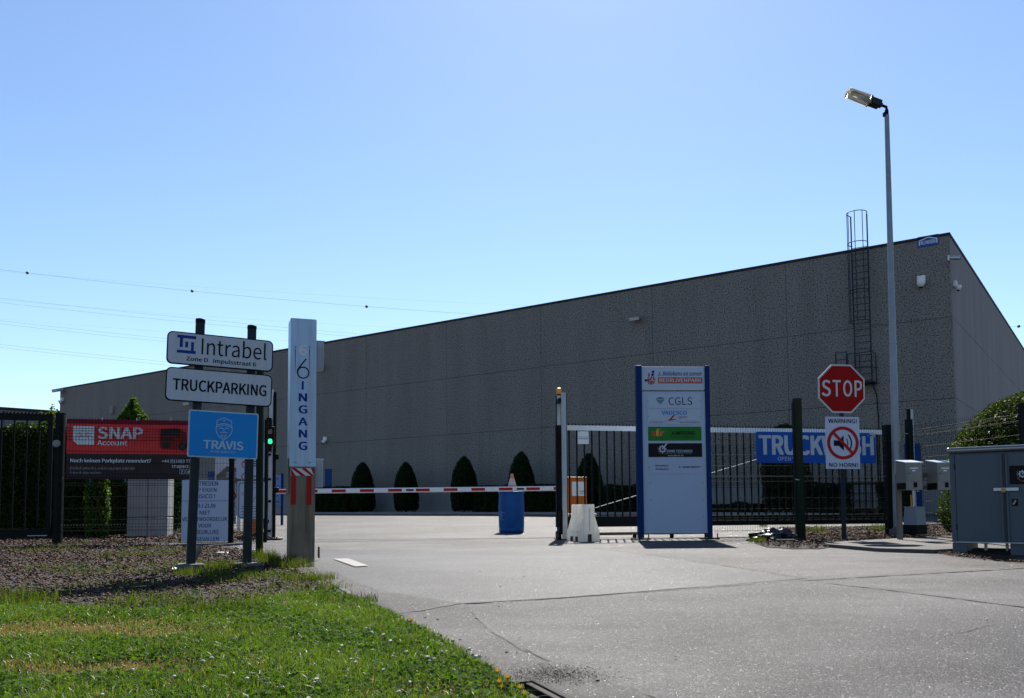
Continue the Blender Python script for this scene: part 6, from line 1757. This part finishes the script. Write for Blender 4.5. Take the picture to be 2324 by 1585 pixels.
# black plastic heap, plank and litter in the right bed
M['film'] = mat('black_film', (0.010,0.011,0.014), 0.38, spec=0.35, var=0.2)
bm = bmesh.new(); bmesh.ops.create_icosphere(bm, subdivisions=4, radius=1.0)
rr = random.Random(11)
from mathutils import noise as mnoise
for v in bm.verts:
    n1 = mnoise.noise(v.co*2.1)*0.35+mnoise.noise(v.co*5.3+Vector((3,1,2)))*0.28+abs(mnoise.noise(v.co*9.0))*0.22
    f = 1+n1
    v.co = Vector((v.co.x*0.36*f, v.co.y*0.30*f, max(-0.02, v.co.z*0.15*f+0.03)))
q = on_ground(1757, 1226, 0.02)
tag(MB().bm(bm).obj('plastic_heap', M['film'], None, q), 'crumpled glossy black plastic sheet lying in the bark by the drive', 'plastic sheet')
q = on_ground(1783, 1226, 0.06)
M['plank'] = mat('grey_plank', (0.1150,0.1000,0.0800), 0.8, var=0.3, scale=12)
tag(MB().bev(-0.16, 0.16, -0.03, 0.03, -0.012, 0.012, 0.003).obj('wood_plank', M['plank'], None, q, R(14)), 'short weathered plank lying in the bark beside the green post', 'plank')
M['litter'] = mat('litter_white', (0.3000,0.3000,0.2900), 0.4, var=0.1)
def litter(label, px, py, s_, m_='litter', seed=1):
    bm = bmesh.new(); bmesh.ops.create_grid(bm, x_segments=5, y_segments=4, size=0.5)
    for v in bm.verts: v.co = Vector((v.co.x*s_, v.co.y*s_*0.6, mnoise.noise(v.co*4+Vector((seed, 0, 0)))*s_*0.35+s_*0.12))
    tag(MB().bm(bm, True).obj('paper_scrap', M[m_], None, on_ground(px, py, 0.02), R(seed*37)), label, 'litter')
litter('crumpled white scrap on the gutter beside the lawn', 966, 1437, 0.05, seed=2)
litter('white crumpled scrap at the foot of the first sign pole', 398, 1294, 0.10, seed=3)
litter('pale scrap in the bark between lamp post and fence', 2160, 1192, 0.14, seed=4)
litter('pale scrap in the bark beside the green post', 1768, 1222, 0.13, seed=5)
litter('tiny white scrap at the pavement edge by the stop sign', 1908, 1239, 0.04, seed=6)
litter('flattened white scrap behind the sign poles', 505, 1257, 0.16, seed=7)
M['stonem'] = mat('small_stone', (0.0640,0.0560,0.0520), 0.8, var=0.2)
bm = bmesh.new(); bmesh.ops.create_icosphere(bm, subdivisions=1, radius=1.0)
for v in bm.verts: v.co = v.co*rr.uniform(0.75, 1.2); v.co.z *= 0.6
ssrc = None
for k in range(36):
    px, py = rr.uniform(820, 2300), rr.uniform(1245, 1580)
    if k < 10: px, py = rr.uniform(930, 1150), rr.uniform(1400, 1480)
    if px < 1000 and py > 1420: continue
    p = on_ground(px, py, 0.012); s_ = rr.uniform(0.003, 0.009)
    if ssrc is None: o = ssrc = MB().bm(bm).obj('pebble', M['stonem'], None, p)
    else: o = bpy.data.objects.new('pebble', ssrc.data); C.objects.link(o); o.location = p
    o.scale = (s_*1.4, s_, s_); o.rotation_euler.z = rr.uniform(0, 6)
    tag(o, 'small loose stone lying on the drive surface', 'stone', 'loose stones on the drive')
tag(MB().path([(0,0,0.03),(0.02,0,0.10),(0.06,0.01,0.16),(0.07,0.02,0.22)], [0.02,0.03,0.03,0.012], 8).obj('dry_leaf', M['plank'], None, on_ground(438, 1284, 0.02)), 'curled dry brown leaf leaning on the first sign pole', 'leaf')

M['grit'] = mat('drain_grit', (0.020,0.018,0.016), 0.95, var=0.6, scale=60, spec=0.05)
cs = gp(1258, 1540)
def grit_dens(P):
    d = ((P[:, 0]-cs[0])/0.20)**2+((P[:, 1]-cs[1])/0.16)**2
    return rng.uniform(0, 1, len(P)) < np.exp(-d*1.3)
_c = M['chip']; M['chip'] = M['grit']
g_ = chips('drain_grit', 'dark grit washed up around the street drain', [(cs[0]-0.5, cs[1]-0.05), (cs[0]+0.5, cs[1]-0.3), (cs[0]+0.6, cs[1]+0.3), (cs[0]-0.4, cs[1]+0.4)], 14000, 0.0042, 0.0085, grit_dens)
g_['category'] = 'grit'
M['chip'] = _c
# ================================================================ street drain
A = Vector(gp(1219,1545)); B = Vector(gp(1279,1578))
u_ = (B-A).normalized(); v_ = Vector((u_.y, -u_.x))
if v_.x > 0: v_ = -v_
SZ = 0.46
ang = math.atan2(u_.y, u_.x)
dc = A+u_*SZ/2+v_*SZ/2
zd = gz(dc.y)+0.002
slope = math.atan((gz(dc.y+0.5)-gz(dc.y-0.5)))
dn = thing('drain_grate', 'rusty cast iron street drain grate at the lawn edge', 'drain', (dc.x, dc.y, zd), ang)
M['cast'] = mat('cast_iron', (0.022,0.018,0.0155), 0.65, 0.0, var=0.35, scale=25, bump=0.003, bscale=80, dirt=(0.055,0.034,0.02), dscale=8, damt=0.6, spec=0.08)
hs = SZ/2; fw = 0.035
for (x0, x1, y0, y1) in ((-hs,hs,-hs,-hs+fw), (-hs,hs,hs-fw,hs), (-hs,-hs+fw,-hs+fw,hs-fw), (hs-fw,hs,-hs+fw,hs-fw)):
    MB().bev(x0, x1, y0, y1, -0.08, 0.012, 0.005).obj('frame', M['cast'], dn)
k = -hs+fw+0.045
while k < hs-fw-0.03:
    MB().bev(-hs+fw, hs-fw, k, k+0.032, -0.05, 0.006, 0.005).obj('bar', M['cast'], dn); k += 0.078
MB().bx(-hs+0.01, hs-0.01, -hs+0.01, hs-0.01, -0.60, -0.55).obj('sump_floor', M['soil'], dn)
for (x0, x1, y0, y1) in ((-hs+0.001,hs-0.001,-hs+0.001,-hs+0.02), (-hs+0.001,hs-0.001,hs-0.02,hs-0.001), (-hs+0.001,-hs+0.02,-hs+0.02,hs-0.02), (hs-0.02,hs-0.001,-hs+0.02,hs-0.02)):
    MB().bx(x0, x1, y0, y1, -0.55, -0.081).obj('sump_wall', M['soil'], dn)
# cut the shaft through the paving sheets
for nm in ('ground', 'gutter_strip', 'lawn'):
    o = bpy.data.objects[nm]; bm = bmesh.new(); bm.from_mesh(o.data)
    for ax, sgn in ((u_, 1), (u_, -1), (v_, 1), (v_, -1)):
        co_ = dc+ax*sgn*(hs-0.002)
        bmesh.ops.bisect_plane(bm, geom=bm.verts[:]+bm.edges[:]+bm.faces[:], plane_co=(co_.x, co_.y, 0), plane_no=(ax.x, ax.y, 0))
    kill = []
    for f in bm.faces:
        c_ = f.calc_center_median().xy-dc
        if abs(c_.dot(u_)) < hs-0.003 and abs(c_.dot(v_)) < hs-0.003: kill.append(f)
    bmesh.ops.delete(bm, geom=kill, context='FACES')
    bm.to_mesh(o.data); bm.free(); o.data.update()
